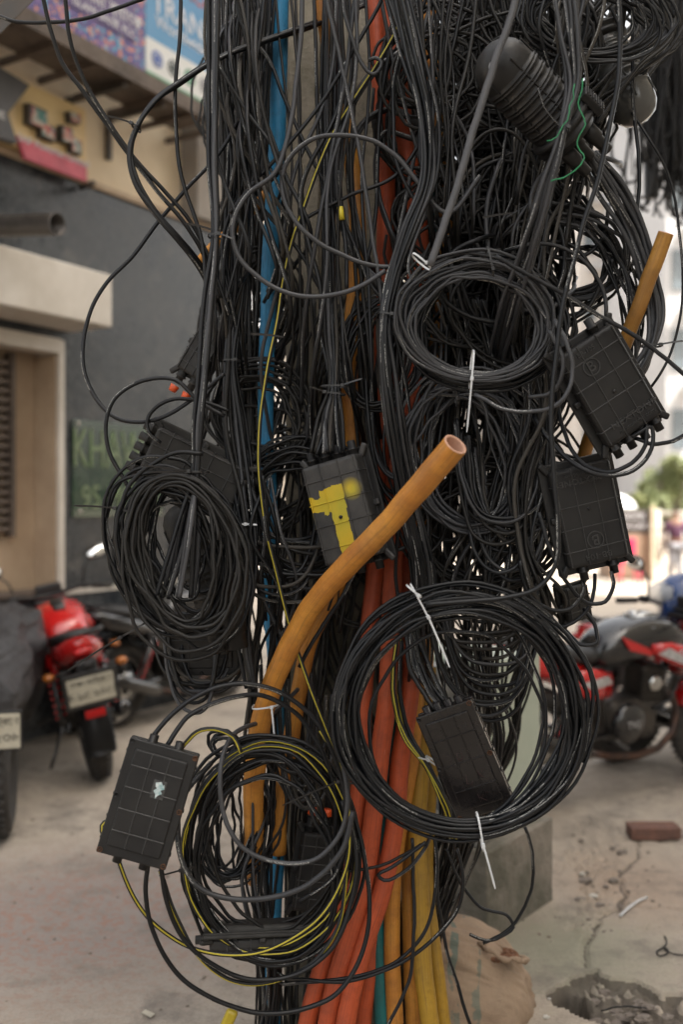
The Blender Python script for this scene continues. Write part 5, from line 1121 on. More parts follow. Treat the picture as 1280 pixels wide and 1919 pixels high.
# ================================================================ TIED BUNDLES
bundle([(402, -80, 2.32, 13), (400, 150, 2.32, 12), (398, 300, 2.32, 10), (404, 440, 2.31, 6), (392, 560, 2.31, 11), (379, 700, 2.31, 10), (370, 800, 2.31, 9), (366, 885, 2.31, 8), (350, 1000, 2.31, 30), (330, 1120, 2.32, 45)], 9, 'straight black bundle falling at the left to the oval coil', r=.0054, seed=5, jit=.12, mats=[K_BLACK, K_GREY], ties=((404, 443, 2.31, 0, 14, (20, 30), M_TIEB), (368, 884, 2.31, 0, 15, (190, 90), M_TIEB)))
bundle([(760, -30, 2.8, 40), (620, 30, 2.7, 30), (520, 66, 2.55, 26), (400, 112, 2.42, 16), (340, 150, 2.4, 10), (290, 188, 2.38, 6), (256, 238, 2.36, 4), (242, 285, 2.35, 7), (252, 340, 2.35, 9), (285, 395, 2.36, 11), (325, 440, 2.38, 12), (372, 500, 2.45, 14), (420, 600, 2.55, 20)], 5, 'curved bundle of five cables tied at its leftmost bend against the cream wall', r=.0050, seed=6, jit=.10, twist=.3, ties=((255, 240, 2.36, 25, 8, (197, 46), M_TIEB),))
bundle([(735, -80, 2.36, 30), (775, 90, 2.35, 22), (803, 220, 2.34, 15), (806, 330, 2.34, 14), (770, 430, 2.33, 14), (738, 520, 2.33, 10), (724, 588, 2.32, 7), (730, 700, 2.33, 14), (742, 800, 2.34, 16), (762, 920, 2.38, 16), (792, 1050, 2.42, 16), (800, 1160, 2.46, 18)], 10, 'long grey bundle curving down the middle, tied left of the tidy coil', r=.0048, seed=8, jit=.14, mats=[K_GREY, K_BLACK], ties=((725, 590, 2.32, 10, 16, None, M_TIEB),))
bundle([(1050, -80, 2.18, 26), (1068, 60, 2.18, 20), (1076, 150, 2.18, 14), (1056, 243, 2.17, 6), (1022, 360, 2.2, 14), (990, 470, 2.26, 20), (955, 580, 2.36, 24), (930, 700, 2.56, 30)], 8, 'bundle crossing in front of the ribbed closure, pinched by a wire tie', r=.0048, m=K_GREY, seed=10, jit=.12, ties=((1055, 243, 2.17, 20, 12, None, M_TIEB),))
bundle([(624, -80, 2.62, 22), (624, 200, 2.60, 16), (618, 450, 2.55, 14), (620, 620, 2.50, 14), (626, 722, 2.48, 9), (618, 780, 2.47, 20), (612, 850, 2.46, 36)], 12, 'bundle gathered above the yellow painted box and fanning into its ports', r=.0046, seed=12, jit=.18, mats=BG, ties=((627, 724, 2.47, 0, 26, (-20, 40), M_TIEB), (626, 738, 2.47, 6, 22, (200, 30), M_TIEB)))
bundle([(1102, 286, 2.38, 16), (1140, 345, 2.40, 26), (1186, 430, 2.42, 24), (1218, 520, 2.43, 18), (1230, 590, 2.43, 16), (1218, 655, 2.42, 9), (1190, 700, 2.44, 20), (1120, 760, 2.5, 26)], 13, 'thick bundle leaving the ribbed closure in a wide arc to the right edge', r=.0056, m=K_GREY, seed=14, jit=.13, twist=.5, ties=((1222, 648, 2.42, 0, 20, (-10, 50), M_TIEB),))
bundle([(500, -80, 2.60, 26), (478, 200, 2.58, 24), (455, 420, 2.56, 18), (440, 560, 2.54, 16), (432, 680, 2.52, 10), (436, 800, 2.52, 22), (460, 940, 2.50, 20), (470, 1060, 2.48, 16), (455, 1180, 2.46, 12), (470, 1290, 2.46, 8)], 8, 'dusty bundle running down just left of the blue conduit', r=.0050, seed=16, jit=.2, mats=BG, ties=((434, 676, 2.50, 0, 16, None, M_TIEB), (455, 982, 2.48, 0, 12, (0, 22)), ))
bundle([(760, 1110, 2.44, 20), (770, 1190, 2.42, 16), (785, 1250, 2.40, 22), (815, 1310, 2.37, 20), (830, 1330, 2.36, 26)], 7, 'short bundle dropping into the top of the glossy joint box', r=.0050, seed=18, jit=.12, ties=((768, 1180, 2.42, -20, 22, (160, 70), M_TIEB),))
bundle([(745, 1200, 2.58, 12), (740, 1300, 2.56, 14), (760, 1380, 2.54, 10), (800, 1440, 2.50, 8), (830, 1500, 2.48, 10), (850, 1570, 2.5, 20)], 4, 'striped bundle slanting behind the glossy joint box, held by a pale tie', r=.0055, seed=19, mats=[K_STRIPE, K_BLACK], jit=.1, ties=((810, 1426, 2.48, 35, 14, (200, 20)),))

# ================================================================ SINGLE CABLES TRACED ONE BY ONE
cable([(66, -60), (80, 0), (95, 60), (115, 115), (150, 165), (186, 215), (238, 285), (300, 365), (350, 425), (378, 470), (410, 560)], 'leftmost long cable crossing the cream wall', .0052, d=(2.3, 2.45))
cable([(116, -60), (121, 0), (128, 60), (141, 110), (167, 170), (207, 235), (248, 292), (302, 352), (352, 410), (386, 470), (430, 590)], 'second long cable from the left, crossing over the first on the cream wall', .0050, d=(2.28, 2.46))
cable([(-30, 20), (20, 38), (60, 42), (120, 41), (180, 28), (265, -2), (330, -40)], 'cable sagging across the top left corner in front of the purple hoarding', .0052, d=2.6)
cable([(338, -60), (336, 80), (328, 170), (330, 260), (340, 330), (362, 400), (378, 455), (388, 600)], 'nearly straight cable left of the straight black bundle', .0048, d=2.4)
cable([(470, 170), (440, 240), (400, 300), (345, 358), (300, 410), (250, 478), (200, 530), (170, 580), (155, 640), (158, 700), (180, 748), (217, 783), (265, 791), (315, 777), (368, 742), (420, 700)], 'long cable looping out widest over the granite wall at the left', .0052, d=(2.5, 2.42))
cable([(420, 780), (365, 745), (330, 714), (288, 709), (240, 725), (208, 757), (198, 802), (207, 855), (232, 900), (250, 930)], 'loop of cable in front of the green name plate', .0050, d=2.4)
cable([(430, 770), (364, 749), (318, 750), (286, 768), (275, 790), (280, 812), (300, 830)], 'small loop above the slanting dusty box', .0048, d=2.42)
cable([(380, 850), (330, 848), (285, 870), (245, 905), (222, 960), (218, 1020), (232, 1090)], 'cable arching over the left coil', .0050, d=2.30)
cable([(900, 330), (840, 400), (775, 330), (740, 290), (700, 265), (640, 254), (600, 256), (560, 276), (533, 312), (528, 352), (545, 402), (590, 450), (640, 476), (700, 498), (760, 500)], 'grey cable making a large open loop across the pole face', .0058, K_GREY, d=2.36)
cable([(567, -60), (565, 40), (556, 150), (538, 262), (511, 328), (466, 362), (440, 405), (436, 440), (450, 485), (490, 525), (540, 549), (590, 556), (640, 549), (682, 533), (722, 508)], 'grey cable sagging in a wide curve over the blue conduit', .0058, K_GREY, d=2.34)
cable([(770, -10), (742, 60), (700, 132), (660, 192), (628, 245), (600, 305), (572, 380), (550, 445), (532, 520), (520, 600), (500, 700), (488, 780), (485, 850), (490, 930), (500, 1000), (520, 1080), (545, 1180), (575, 1270), (600, 1335), (640, 1440)], 'yellow striped cable crossing the pole and running down beside the blue conduit', .0048, K_STRIPE, d=(2.42, 2.45))
cable([(1160, -60), (1162, 90), (1158, 160), (1140, 250), (1118, 350), (1092, 425), (1076, 490), (1056, 570), (1040, 690), (1034, 800), (1040, 900), (1046, 980), (1040, 1060), (1010, 1102), (950, 1120), (880, 1126), (800, 1132)], 'long cable falling past the right boxes and curling over the largest coil', .0054, K_BLACK, d=2.14)
cable([(975, -60), (962, 20), (930, 110), (892, 230), (858, 345), (830, 430), (806, 500)], 'flat wide grey drop cable slanting in front of everything at upper right', .0080, K_FLAT, d=2.08, flat=.35)
cable([(930, 480), (1000, 520), (1060, 552), (1120, 590), (1180, 622), (1235, 662), (1300, 715)], 'cable running right across the leaning pipe to the edge', .0052, d=2.22)
cable([(1130, 840, 2.36), (1190, 815, 2.30), (1222, 800, 2.3), (1222, 840, 2.3), (1195, 876, 2.3), (1148, 892, 2.3), (1095, 880, 2.3), (1050, 846, 2.34), (1000, 780, 2.4)], 'cable looping out below the tilted box, outer of two', .0052)
cable([(1212, 796, 2.30), (1210, 835, 2.3), (1185, 868, 2.31), (1140, 884, 2.32), (1090, 866, 2.35), (1055, 800, 2.4), (1040, 720, 2.44)], 'cable looping out below the tilted box, inner of two', .0052)
cable([(1190, 820, 2.32), (1225, 832, 2.3), (1262, 826, 2.28), (1310, 800, 2.26)], 'cable leaving the tilted box to the right edge', .0050)
cable([(1146, 1070, 2.42), (1150, 1100, 2.42), (1135, 1128, 2.42), (1100, 1130, 2.42), (1070, 1100, 2.4), (1040, 1050, 2.36), (1010, 960, 2.36)], 'cable curling up from the lower port of the upside down box', .0050)
cable([(1092, 1080, 2.44), (1094, 1110, 2.42), (1070, 1140, 2.4), (1030, 1142, 2.4), (990, 1110, 2.4), (975, 1050, 2.4)], 'second loop under the upside down box', .0054)
cable([(1115, 1075, 2.48), (1112, 1120, 2.46), (1085, 1160, 2.46), (1050, 1175, 2.46), (1000, 1165, 2.5)], 'third loop under the upside down box', .0048)
cable([(1095, 1140, 2.5), (1118, 1178, 2.48), (1118, 1205, 2.46), (1090, 1208, 2.46), (1060, 1180, 2.5)], 'small loop hanging beside the red tank', .0050)
cable([(1040, 600, 2.24), (1066, 650, 2.22), (1074, 700, 2.22), (1058, 745, 2.22), (1020, 768, 2.24), (960, 770, 2.26), (890, 740, 2.28)], 'loop of cable lying over the left corner of the tilted box', .0050, K_GREY)
cable([(1028, 620, 2.24), (1052, 660, 2.23), (1055, 700, 2.23), (1035, 735, 2.25), (990, 745, 2.27)], 'inner loop over the left corner of the tilted box', .0050, K_GREY)
cable([(1190, -60), (1186, 100), (1190, 220), (1200, 340), (1190, 420)], 'straight cable falling at upper right behind the dome closures', .0050, d=2.5)
cable([(1150, 170, 2.6), (1210, 250), (1255, 330), (1275, 450), (1280, 560), (1262, 650), (1225, 720), (1150, 790, 2.62)], 'outermost thin cable bowing at the right edge', .0036, d=2.5)
cable([(640, -60), (655, 60), (700, 140), (716, 118), (705, 108), (690, 112)], 'cable with a blunt cut end near the top', .0050, K_GREY, d=2.4)
for pts_, lb_, m_, d_ in (([(724, -60), (714, 0), (687, 52), (642, 128), (590, 210), (537, 274), (481, 337), (430, 400)], 'dark cable slanting down left over the blue conduit from the top centre', K_BLACK, 2.42),
        ([(808, -60), (798, 0), (755, 86), (738, 158), (738, 230), (742, 300), (778, 375), (830, 440)], 'dark cable sweeping left then right over the upper red conduits', K_BLACK, 2.44),
        ([(600, -60), (612, 0), (640, 120), (665, 240), (684, 345), (699, 450), (718, 585), (722, 700)], 'straight grey cable running from the top centre to the tie beside the tidy coil', K_GREY, 2.36),
        ([(430, -60), (440, 0), (455, 49), (504, 112), (530, 180), (579, 285), (612, 349), (669, 469), (700, 540), (760, 600)], 'dark cable slanting down right across the whole upper pole', K_BLACK, 2.48),
        ([(500, -60), (488, 60), (470, 170), (445, 260), (455, 330), (500, 400), (560, 470), (610, 560)], 'dark cable bending across the blue conduit in the upper part', K_BLACK, 2.46),
        ([(880, -60), (860, 40), (830, 160), (790, 260), (740, 330), (650, 370), (560, 420), (520, 500), (500, 560)], 'dark cable swinging from the top right over to the blue conduit', K_BLACK, 2.45)):
    cable(pts_, lb_, .0048, m_, d=d_)
loose([(800, 40, 2.60, 14), (752, 96, 2.58, 14), (706, 128, 2.56, 12), (661, 190, 2.55, 10), (640, 248, 2.54, 9), (631, 320, 2.54, 9), (637, 397, 2.54, 9), (665, 480, 2.54, 11), (706, 530, 2.52, 14), (735, 600, 2.52, 14)], 6, 'cable in the parallel group that bows left over the ochre conduit on the pole', 'parallel cables bowing over the pole', r=.0054, seed=401, jit=.06, twist=.2, mats=[K_GREY, K_BLACK])
loose([(790, 240, 2.60, 8), (735, 205, 2.58, 10), (684, 226, 2.57, 9), (657, 281, 2.56, 8), (657, 375, 2.56, 8), (680, 470, 2.56, 10), (718, 540, 2.56, 12)], 3, 'thick grey cable in the arch right of the ochre conduit on the pole', 'arched thick cables on the pole', r=.0062, seed=402, jit=.06, twist=.2, m=K_GREY)
loose([(800, 270, 2.58, 6), (758, 255, 2.58, 8), (720, 248, 2.57, 7), (706, 292, 2.56, 7), (711, 375, 2.56, 7), (740, 450, 2.55, 8), (775, 500, 2.54, 8)], 3, 'thick grey cable in the narrow arch over the upper terracotta conduits', 'narrow arched cables on the red conduits', r=.0062, seed=403, jit=.06, twist=.2, m=K_GREY)
# lower loops
cable([(278, 1612), (272, 1680), (290, 1755), (330, 1822), (400, 1872), (480, 1898), (560, 1893), (630, 1862), (678, 1790), (692, 1700), (680, 1590), (650, 1480)], 'lowest long loop swinging from the flat stickered box', .0056, K_BLACK, d=(2.24, 2.4))
cable([(300, 1618), (312, 1690), (340, 1755), (395, 1806), (470, 1835), (555, 1826), (620, 1780), (655, 1700), (668, 1600), (640, 1500)], 'second long loop from the flat stickered box', .0056, d=(2.25, 2.38))
cable([(210, 1600), (190, 1548), (200, 1538), (215, 1590), (235, 1650), (265, 1705), (310, 1750), (370, 1780), (450, 1789), (530, 1768), (600, 1718), (645, 1640), (656, 1540), (640, 1440), (600, 1370)], 'yellow striped cable swinging low from behind the flat stickered box', .0052, K_STRIPE, d=(2.26, 2.36))
cable([(300, 1630), (330, 1720), (380, 1800), (450, 1842), (520, 1838), (590, 1800), (635, 1730), (648, 1640), (655, 1560)], 'yellow striped cable, lowest of the striped loops', .0052, K_STRIPE, d=(2.27, 2.38))
cable([(276, 1392), (325, 1335), (392, 1294), (460, 1281), (530, 1300), (592, 1352), (636, 1445), (650, 1545), (628, 1640), (560, 1690)], 'cable arching from the top of the flat stickered box over the bent conduit', .0056, d=(2.24, 2.40))
cable([(312, 1398), (350, 1344), (418, 1312), (482, 1302), (548, 1332), (600, 1400), (628, 1490), (625, 1600)], 'inner cable arching from the flat stickered box', .0056, d=(2.24, 2.42))
cable([(340, 1402), (368, 1372), (400, 1366), (436, 1380), (452, 1410)], 'yellow striped cable curling off the top right corner of the flat stickered box', .0052, K_STRIPE, d=2.26)
cable([(560, 1290, 2.68), (500, 1345, 2.54), (430, 1385, 2.38), (412, 1450, 2.31), (420, 1528, 2.30), (455, 1588), (518, 1616), (590, 1611), (636, 1565), (652, 1500), (640, 1420)], 'smooth grey loop in front of the lower end of the bent conduit', .0058, K_GREY, d=2.30)
cable([(395, 1430, 2.44), (345, 1490, 2.36), (332, 1575, 2.30), (360, 1650), (420, 1682), (500, 1684), (580, 1655), (640, 1596), (662, 1520)], 'broad grey curve across the lower left coil', .0066, K_GREY, d=2.29)
cable([(560, 1250), (600, 1180), (640, 1120), (680, 1040)], 'cable pair rising beside the bent conduit', .0052, d=2.5)
cable([(855, 1590), (868, 1650), (858, 1705), (820, 1752), (760, 1800), (700, 1826), (640, 1840), (590, 1838), (520, 1820, 2.62), (500, 1780, 2.7)], 'loop crossing low over the conduits, upper one', .0048, d=(2.45, 2.42))
cable([(815, 1570), (818, 1640), (800, 1740), (745, 1800), (690, 1825), (640, 1834), (580, 1840), (515, 1830, 2.64), (498, 1790, 2.7)], 'loop crossing low over the conduits, lower one', .0046, d=(2.48, 2.42))
cable([(985, 1550), (1000, 1610), (992, 1680), (960, 1735), (920, 1762), (905, 1768)], 'curved cable hanging against the concrete plinth', .0046, d=2.7)
cable([(835, 1590), (862, 1650), (900, 1700), (950, 1715), (962, 1738), (940, 1755), (912, 1762), (880, 1752)], 'cable ending in a curl in front of the concrete plinth', .0046, d=2.7)
cable([(818, 1590), (822, 1690), (838, 1780), (862, 1860), (885, 1930)], 'cable falling across the brown sack', .0046, d=2.6)
cable([(772, 1570), (776, 1700), (770, 1820), (745, 1890), (720, 1930)], 'thin cable falling over the brown conduits at the foot', .0044, d=2.42)
cable([(798, 1578), (770, 1600), (735, 1625), (708, 1640), (720, 1650), (760, 1632), (796, 1590), (815, 1540, 2.5)], 'small closed loop across the red conduits', .0046, d=2.38)
cable([(600, 1640), (650, 1632), (700, 1626), (750, 1606), (790, 1582)], 'twisted grey rope tied around the red conduits', .0040, K_PLAIN, d=(2.4, 2.40), cat='rope', name='rope')
cable([(1090, 150), (1088, 190), (1094, 235), (1085, 262), (1092, 300), (1070, 325), (1030, 342)], 'thin green wire trailing over the ribbed closure', .0016, K_GREEN, d=2.15, name='wire', k=6, amp=.004)
cable([(1078, 160), (1070, 200), (1052, 245), (1025, 268)], 'second short thin green wire on the ribbed closure', .0014, K_GREEN, d=2.14, name='wire', k=6, amp=.004)
cable([(1010, 165), (1020, 200), (1040, 225), (1056, 245)], 'thin pale wire lying on the ribbed closure', .0013, K_GREY, d=2.14, name='wire', k=6)
cable([(636, 320), (640, 400), (648, 460), (650, 540)], 'cable wrapped with yellow tape on the pole face', .0050, K_BLACK, d=2.45)
mb = MB(); mb.cyl(W(637, 388, 2.44), W(641, 412, 2.44), .0075, k=12); mb.build('tape_wrap', mat('yellow_tape', (.62, .50, .03), .4), None, 'bit of yellow tape round a cable on the pole face', 'tape')
mb = MB(); c = W(428, 1912, 2.55); mb.box((0, 0, 0), (.03, .02, .06), Matrix.Translation(c) @ Matrix.Rotation(R(24), 4, 'Y'), .008); mb.build('yellow_tag', mat('yellow_plastic', (.50, .38, .03), .4), None, 'yellow plastic tag at the bottom edge left of the blue conduit', 'tag')
for i, (q, a, l, lb) in enumerate((((470, 626), 0, 62, 'short black cable tie tail left of the blue conduit'), ((395, 430), 200, 50, 'black tie tail beside the straight black bundle'), ((905, 408), -14, 60, 'black tie tail right of the upper grey strands'))):
    mb = MB(); P_ = [W(q[0]+math.cos(R(a))*l*s, q[1]+math.sin(R(a))*l*s+6*s*s, 2.3) for s in np.linspace(0, 1, 6)]; strip(mb, P_, Vector((0, -.3, 1)), .005, .0013); mb.build('cable_tie', M_TIEB, None, lb, 'cable tie')
th = thing('cable_tie', 'white nylon tie round the bent ochre conduit', 'cable tie', W(500, 1320, 2.47)); zip_tie(th, 497, 1322, 2.49, -8, 25, (84, 62), depth=.033)

# ================================================================ LOOSE STRANDS (individuals, in groups nothing tells apart)
loose([(440, -80, 2.50, 44), (446, 120, 2.50, 42), (448, 300, 2.50, 34), (438, 470, 2.52, 30), (430, 620, 2.54, 26), (440, 760, 2.56, 26)], 16, 'black strand hanging at the upper left between the straight bundle and the blue conduit', 'strands left of the blue conduit', seed=201, mats=BG, jit=.42, twist=2.4)
loose([(570, -80, 2.56, 60), (570, 120, 2.54, 50), (575, 300, 2.52, 40), (580, 480, 2.50, 40), (580, 640, 2.52, 40), (575, 800, 2.54, 44)], 4, 'black strand hanging over the left face of the pole', 'strands over the left of the pole', seed=211, mats=BG, jit=.16, twist=1.3)
loose([(660, -80, 2.50, 60), (665, 140, 2.48, 48), (650, 340, 2.46, 46), (655, 540, 2.46, 44), (670, 700, 2.46, 44), (690, 840, 2.48, 30)], 6, 'black strand hanging over the right face of the pole', 'strands over the right of the pole', seed=221, mats=BG, jit=.16, twist=1.3)
loose([(830, -80, 2.42, 70), (840, 100, 2.40, 60), (846, 260, 2.40, 50), (850, 400, 2.40, 50), (860, 540, 2.42, 50)], 12, 'grey black strand falling from the top edge towards the tidy coil', 'strands above the tidy coil', seed=231, mats=[K_GREY, K_BLACK, K_PLAIN], jit=.35, twist=2.4)
loose([(960, -80, 2.50, 60), (968, 120, 2.52, 50), (965, 300, 2.50, 44), (955, 430, 2.46, 44), (960, 560, 2.44, 50)], 12, 'strand falling behind the ribbed closure', 'strands behind the ribbed closure', seed=241, mats=BG, jit=.45, twist=2.5)
loose([(1100, -80, 2.36, 60), (1080, 40, 2.36, 50), (1060, 150, 2.40, 40), (1040, 300, 2.44, 40), (1010, 440, 2.46, 40), (990, 600, 2.50, 40), (980, 760, 2.52, 40)], 14, 'strand falling at the far right of the mass from the top edge to the boxes', 'strands on the right flank', seed=251, mats=BG, jit=.3)
loose([(1050, 350, 2.5, 24), (1110, 420, 2.5, 24), (1160, 500, 2.5, 24), (1190, 600, 2.5, 20), (1180, 680, 2.5, 22), (1100, 740, 2.5, 24)], 10, 'strand bowing to the right in front of the leaning mustard pipe', 'strands by the mustard pipe', seed=255, mats=[K_GREY, K_BLACK], jit=.25)
loose([(905, 560, 2.52, 60), (925, 700, 2.52, 60), (950, 820, 2.5, 50), (940, 960, 2.5, 50), (900, 1080, 2.5, 50), (880, 1200, 2.56, 50), (890, 1400, 2.62, 46), (866, 1590, 2.78, 30), (800, 1780, 2.86, 16), (775, 1990, 2.86, 14)], 18, 'dark strand running down behind the coils on the right side', 'strands behind the right coils', seed=261, mats=BG, jit=.35, twist=1.4)
loose([(1010, 640, 2.42, 40), (1000, 780, 2.42, 40), (985, 900, 2.42, 34), (985, 1030, 2.42, 12), (1010, 1100, 2.44, 30), (1040, 1160, 2.46, 30)], 12, 'strand gathering left of the upside down box', 'strands gathered by the upside down box', seed=271, mats=BG, jit=.3)
loose([(750, 560, 2.5, 40), (742, 700, 2.5, 40), (760, 850, 2.5, 36), (770, 980, 2.5, 30), (790, 1080, 2.52, 30), (800, 1200, 2.54, 24), (790, 1300, 2.56, 20)], 12, 'strand over the red conduits above the largest coil', 'strands over the red conduits', seed=281, mats=BG, jit=.35)
loose([(480, 900, 2.50, 40), (490, 1000, 2.50, 40), (520, 1100, 2.54, 40), (500, 1230, 2.58, 34), (480, 1380, 2.6, 30), (490, 1500, 2.62, 34), (480, 1650, 2.62, 34), (500, 1800, 2.62, 26), (500, 1960, 2.64, 20)], 14, 'strand running down behind the bent ochre conduit to the foot', 'strands behind the bent conduit', seed=291, mats=BG, jit=.35, twist=1.4)
# hanging U loops inside the big coil and in other places
rU = np.random.RandomState(77)
def uloop(xa, ya, xb, yb, ybot, d, label, group, m=None, r=.0048):
    xm = (xa+xb)/2+rU.randn()*6
    cable([(xa, ya, d), (xa+(xm-xa)*.18, ya+(ybot-ya)*.6, d-.02), (xa+(xm-xa)*.55, ya+(ybot-ya)*.93, d-.03), (xm, ybot, d-.035), (xb+(xm-xb)*.5, yb+(ybot-yb)*.93, d-.03), (xb+(xm-xb)*.14, yb+(ybot-yb)*.55, d-.01), (xb, yb, d)], label, r, m, group=group)
for i in range(15):
    uloop(800+rU.rand()*40, 1090+rU.rand()*70, 985+rU.rand()*38, 1080+rU.rand()*80, 1165+i*13+rU.rand()*10, 2.48+rU.rand()*.08, 'cable hanging in a U inside the upper half of the largest coil', 'U loops inside the largest coil', random.choice(BG))
for i in range(10):
    a = rU.rand(); uloop(640+a*80+rU.rand()*40, 560+rU.rand()*180, 780+a*90+rU.rand()*60, 560+rU.rand()*200, 880+rU.rand()*190, 2.50+rU.rand()*.1, 'cable hanging in a deep U across the red conduits at mid height', 'U loops across the red conduits', random.choice(BG))
for i in range(14):
    uloop(400+rU.rand()*90, 840+rU.rand()*100, 590+rU.rand()*130, 900+rU.rand()*120, 1010+rU.rand()*130, 2.52+rU.rand()*.1, 'cable sagging in a U below the yellow painted box', 'U loops below the yellow painted box', random.choice(BG))
for i in range(14):
    uloop(850+rU.rand()*60, 780+rU.rand()*120, 1000+rU.rand()*50, 820+rU.rand()*160, 960+rU.rand()*130, 2.42+rU.rand()*.1, 'cable sagging in a U left of the two black boxes', 'U loops left of the two black boxes', random.choice(BG))
for i in range(9):
    uloop(280+rU.rand()*60, 1150+rU.rand()*60, 380+rU.rand()*90, 1170+rU.rand()*60, 1265+rU.rand()*80, 2.50+rU.rand()*.08, 'cable sagging below the box under the left coil', 'U loops under the left coil', random.choice(BG))
for i in range(8):
    uloop(480+rU.rand()*60, 1240+rU.rand()*60, 560+rU.rand()*70, 1260+rU.rand()*60, 1420+rU.rand()*120, 2.56+rU.rand()*.1, 'cable loop in front of the pole between the two lower coils', 'U loops between the lower coils', random.choice(BG))
# arcs in the upper right and upper left
for i in range(16):
    cx_, cy_ = 930+rU.rand()*180, 330+rU.rand()*260; rx_, ry_ = 60+rU.rand()*90, 60+rU.rand()*110; a0 = rU.rand()*6.28; sp_ = 2.2+rU.rand()*2; dd_ = 2.38+rU.rand()*.16
    cable([(cx_+rx_*math.cos(a0+sp_*k/9), cy_+ry_*math.sin(a0+sp_*k/9), dd_+(.25 if k in (0, 9) else 0)) for k in range(10)], 'loose arc of cable bowing out behind the tilted box and tidy coil', .0042+.002*rU.rand(), random.choice(BG), group='arcs on the upper right of the mass')
for i in range(12):
    x0 = 400+rU.rand()*110; s_ = 30+rU.rand()*60; y0 = -60+rU.rand()*300; h_ = 250+rU.rand()*250; dd_ = 2.36+rU.rand()*.14
    cable([(x0, y0, dd_+.2), (x0-s_*.7+20, y0+h_*.3, dd_), (x0+s_*.3, y0+h_*.65, dd_), (x0+s_*1.2, y0+h_, dd_), (x0+s_*.7, y0+h_*1.2, dd_+.2)], 'loose bowed cable crossing the strands at the upper left', .0042+.0015*rU.rand(), random.choice(BG), group='bowed cables at the upper left')
# crossing strands over the upper middle
for i in range(8):
    x0 = 420+rU.rand()*520; x1 = x0+rU.randn()*150; y1 = 420+rU.rand()*420; dd_ = 2.38+rU.rand()*.16; k_ = rU.randn()*22
    cable([(x0, -80, dd_), (x0+(x1-x0)*.22+k_, y1*.25, dd_), (x0+(x1-x0)*.55-k_*.6, y1*.5, dd_), (x0+(x1-x0)*.8+k_*.4, y1*.78, dd_), (x1, y1, dd_+.05), (x1+rU.randn()*20, y1+160, dd_+.2)], 'slack strand slanting across the upper half of the mass', .0046+.001*rU.rand(), random.choice([K_GREY, K_BLACK, K_BLACK]), group='strands slanting across the upper half')

# ================================================================ THE REST OF THE TANGLE (past counting)
def tangle(name, label, spec, n, seed, m, dlo, dhi, r=.0045, full=False):
    rr = np.random.RandomState(seed); t = TB()
    for i in range(n):
        d = dlo+(dhi-dlo)*rr.rand(); g = spec; ph = rr.rand(2)*6.28; u = rr.rand(); pts = []; drift = rr.randn()*.12; f = 1+rr.rand()*1.6
        for j, (y, x0, x1) in enumerate(g):
            uu_ = min(1, max(0, u+drift*j+.06*math.sin(ph[0]+j*f))); pts.append((x0+(x1-x0)*uu_+rr.randn()*6, y+rr.randn()*12, d+.04*math.sin(ph[1]+j)))
        j0 = rr.randint(0, max(1, len(pts)//3)) if rr.rand() < .4 else 0; j1 = len(pts)-(rr.randint(0, max(1, len(pts)//2)) if rr.rand() < .5 else 0)
        if full: j0, j1 = 0, len(pts)
        if j1-j0 < 3: continue
        t.tube(spline(WP(pts[j0:j1]), .035), r*(.8+.5*rr.rand()), 6)
    return t
t1 = tangle('', '', [(-90, 420, 1090), (80, 415, 1060), (220, 425, 1040), (380, 430, 1010), (540, 425, 1010), (700, 440, 1020), (860, 470, 1010), (1000, 510, 1010)], 300, 5, K_PLAIN, 2.98, 3.4, r=.0062)
t2 = tangle('', '', [(980, 560, 1000), (1100, 590, 1000), (1240, 620, 985), (1380, 690, 960), (1500, 790, 900), (1620, 780, 862), (1740, 745, 800), (1990, 720, 790)], 70, 6, K_PLAIN, 2.86, 3.1, full=True)
t3 = tangle('', '', [(950, 440, 640), (1100, 455, 660), (1250, 470, 640), (1400, 480, 620), (1550, 470, 620), (1700, 480, 620), (1850, 490, 600), (1990, 500, 600)], 30, 7, K_PLAIN, 2.72, 2.9, full=True)
t4 = tangle('', '', [(-90, 880, 1300), (-10, 900, 1290), (70, 960, 1260), (130, 980, 1200), (220, 980, 1120), (330, 960, 1090), (450, 940, 1060)], 90, 8, K_PLAIN, 2.45, 2.95)
t5 = tangle('', '', [(-90, 410, 505), (120, 410, 495), (330, 415, 485), (540, 410, 480), (760, 420, 480), (960, 430, 480)], 16, 15, K_PLAIN, 2.60, 2.95)
t6 = tangle('', '', [(-90, 850, 1080), (120, 870, 1050), (330, 870, 1030), (540, 850, 1010), (760, 830, 1020), (960, 820, 1010), (1150, 820, 1000)], 120, 16, K_PLAIN, 2.66, 3.0)
t7 = tangle('', '', [(560, 560, 720), (700, 540, 700), (860, 500, 720), (1000, 490, 700), (1160, 500, 640)], 30, 17, K_PLAIN, 2.62, 2.9)
for t_ in (t2, t3, t4, t5, t6, t7):
    t1.F += [f+t1.n for f in t_.F]; t1.C += [[i+t1.n for i in c] for c in t_.C]; t1.V += t_.V; t1.U += t_.U; t1.n += t_.n
t1.build('cable_tangle', K_PLAIN, None, 'dense dark background tangle of dusty cables around the pole', 'cables', None, 'stuff')
rr = np.random.RandomState(9); t = TB()
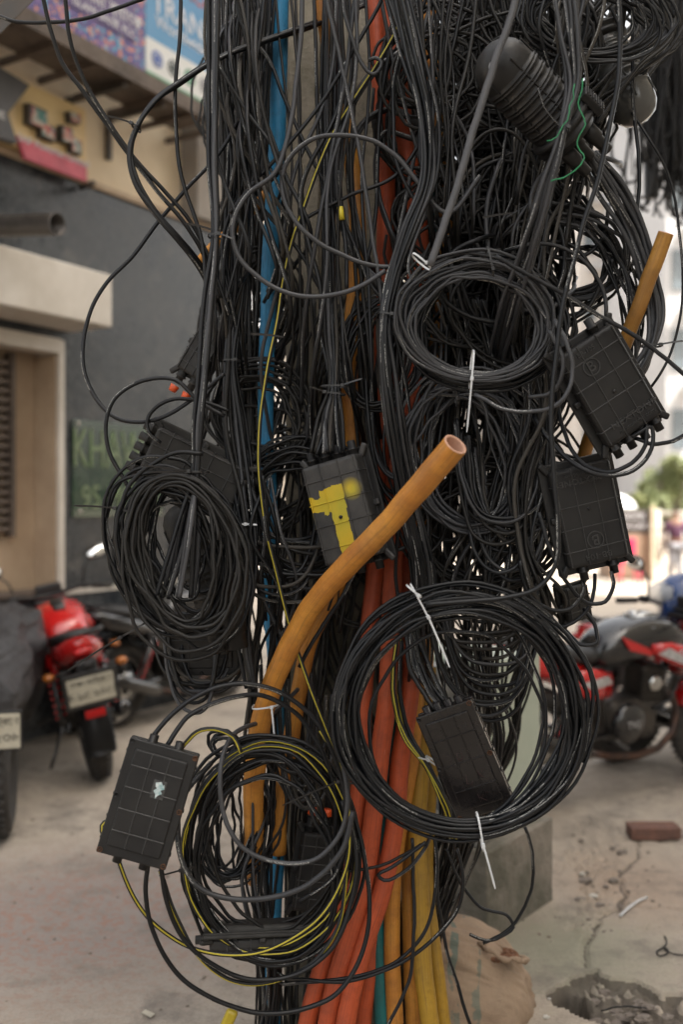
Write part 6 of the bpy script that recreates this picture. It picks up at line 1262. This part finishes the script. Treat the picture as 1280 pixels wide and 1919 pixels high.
for i in range(64):
    c0 = (rr.uniform(440, 1000), rr.uniform(150, 1050)) if i < 34 else (rr.uniform(800, 1080), rr.uniform(20, 620)); rx_, ry_ = rr.uniform(50, 120), rr.uniform(60, 150); d = rr.uniform(2.66, 2.95) if i < 34 and (c0[0] > 820 or c0[1] > 650) else rr.uniform(2.46, 2.7) if i >= 34 else rr.uniform(3.0, 3.3)
    t.tube(coil_pts(c0[0], c0[1], d, rx_, ry_, 2+rr.rand()*3, 6, 26, ties=(), dd=.05, wob=1.0, seed=300+i, k=36, th0=rr.rand()*6, rot=rr.uniform(-30, 30)), .0045, 6)
t.build('looped_cable_tangle', K_PLAIN, None, 'slack shadowed loops deep in the middle of the mass', 'cables', None, 'stuff')
# far right: cable mass of the next pole
t = TB(); rr = np.random.RandomState(19)
for i in range(150):
    x = 1290-abs(rr.randn())*42; d = rr.uniform(5.3, 6.1); yb = rr.uniform(180, 400); s = rr.randn()*26
    t.tube(spline(WP([(x+40*rr.rand(), -60, d), (x+30*rr.rand()-10, 60, d), (x+s*.6, 60+yb*.45, d), (x+s, yb, d), (x+s*1.1+rr.randn()*12, yb+rr.rand()*30, d)]), .08), .006+.004*rr.rand(), 5)
for i in range(40):
    cx_, cy_ = rr.uniform(1215, 1300), rr.uniform(110, 330)
    t.tube(coil_pts(cx_, cy_, 5.6, rr.uniform(14, 40), rr.uniform(20, 70), 1.5, 3, 12, ties=(), dd=.1, wob=1, seed=500+i, k=24, th0=rr.rand()*6), .006, 5)
t.build('distant_cable_tangle', K_PLAIN, None, 'blurred black cable mass hanging from the next pole at the right edge', 'cables', None, 'stuff')
mb = MB(); c = W(1222, 338, 5.5); mb.box(tuple(c), (.075, .05, .20), None, .008); mb.box((c.x, c.y-.03, c.z), (.06, .02, .17), None, .006); mb.build('joint_box', M_BOX, None, 'small blurred black box hanging under the distant cable mass', 'joint box')
mb = MB(); q = W(1330, HZ, 5.9); mb.cyl((q.x, q.y, -.1), (q.x, q.y, 6), .14, .11, 20); mb.build('utility_pole', M_CONC, None, 'next concrete utility pole just outside the right edge', 'utility pole')
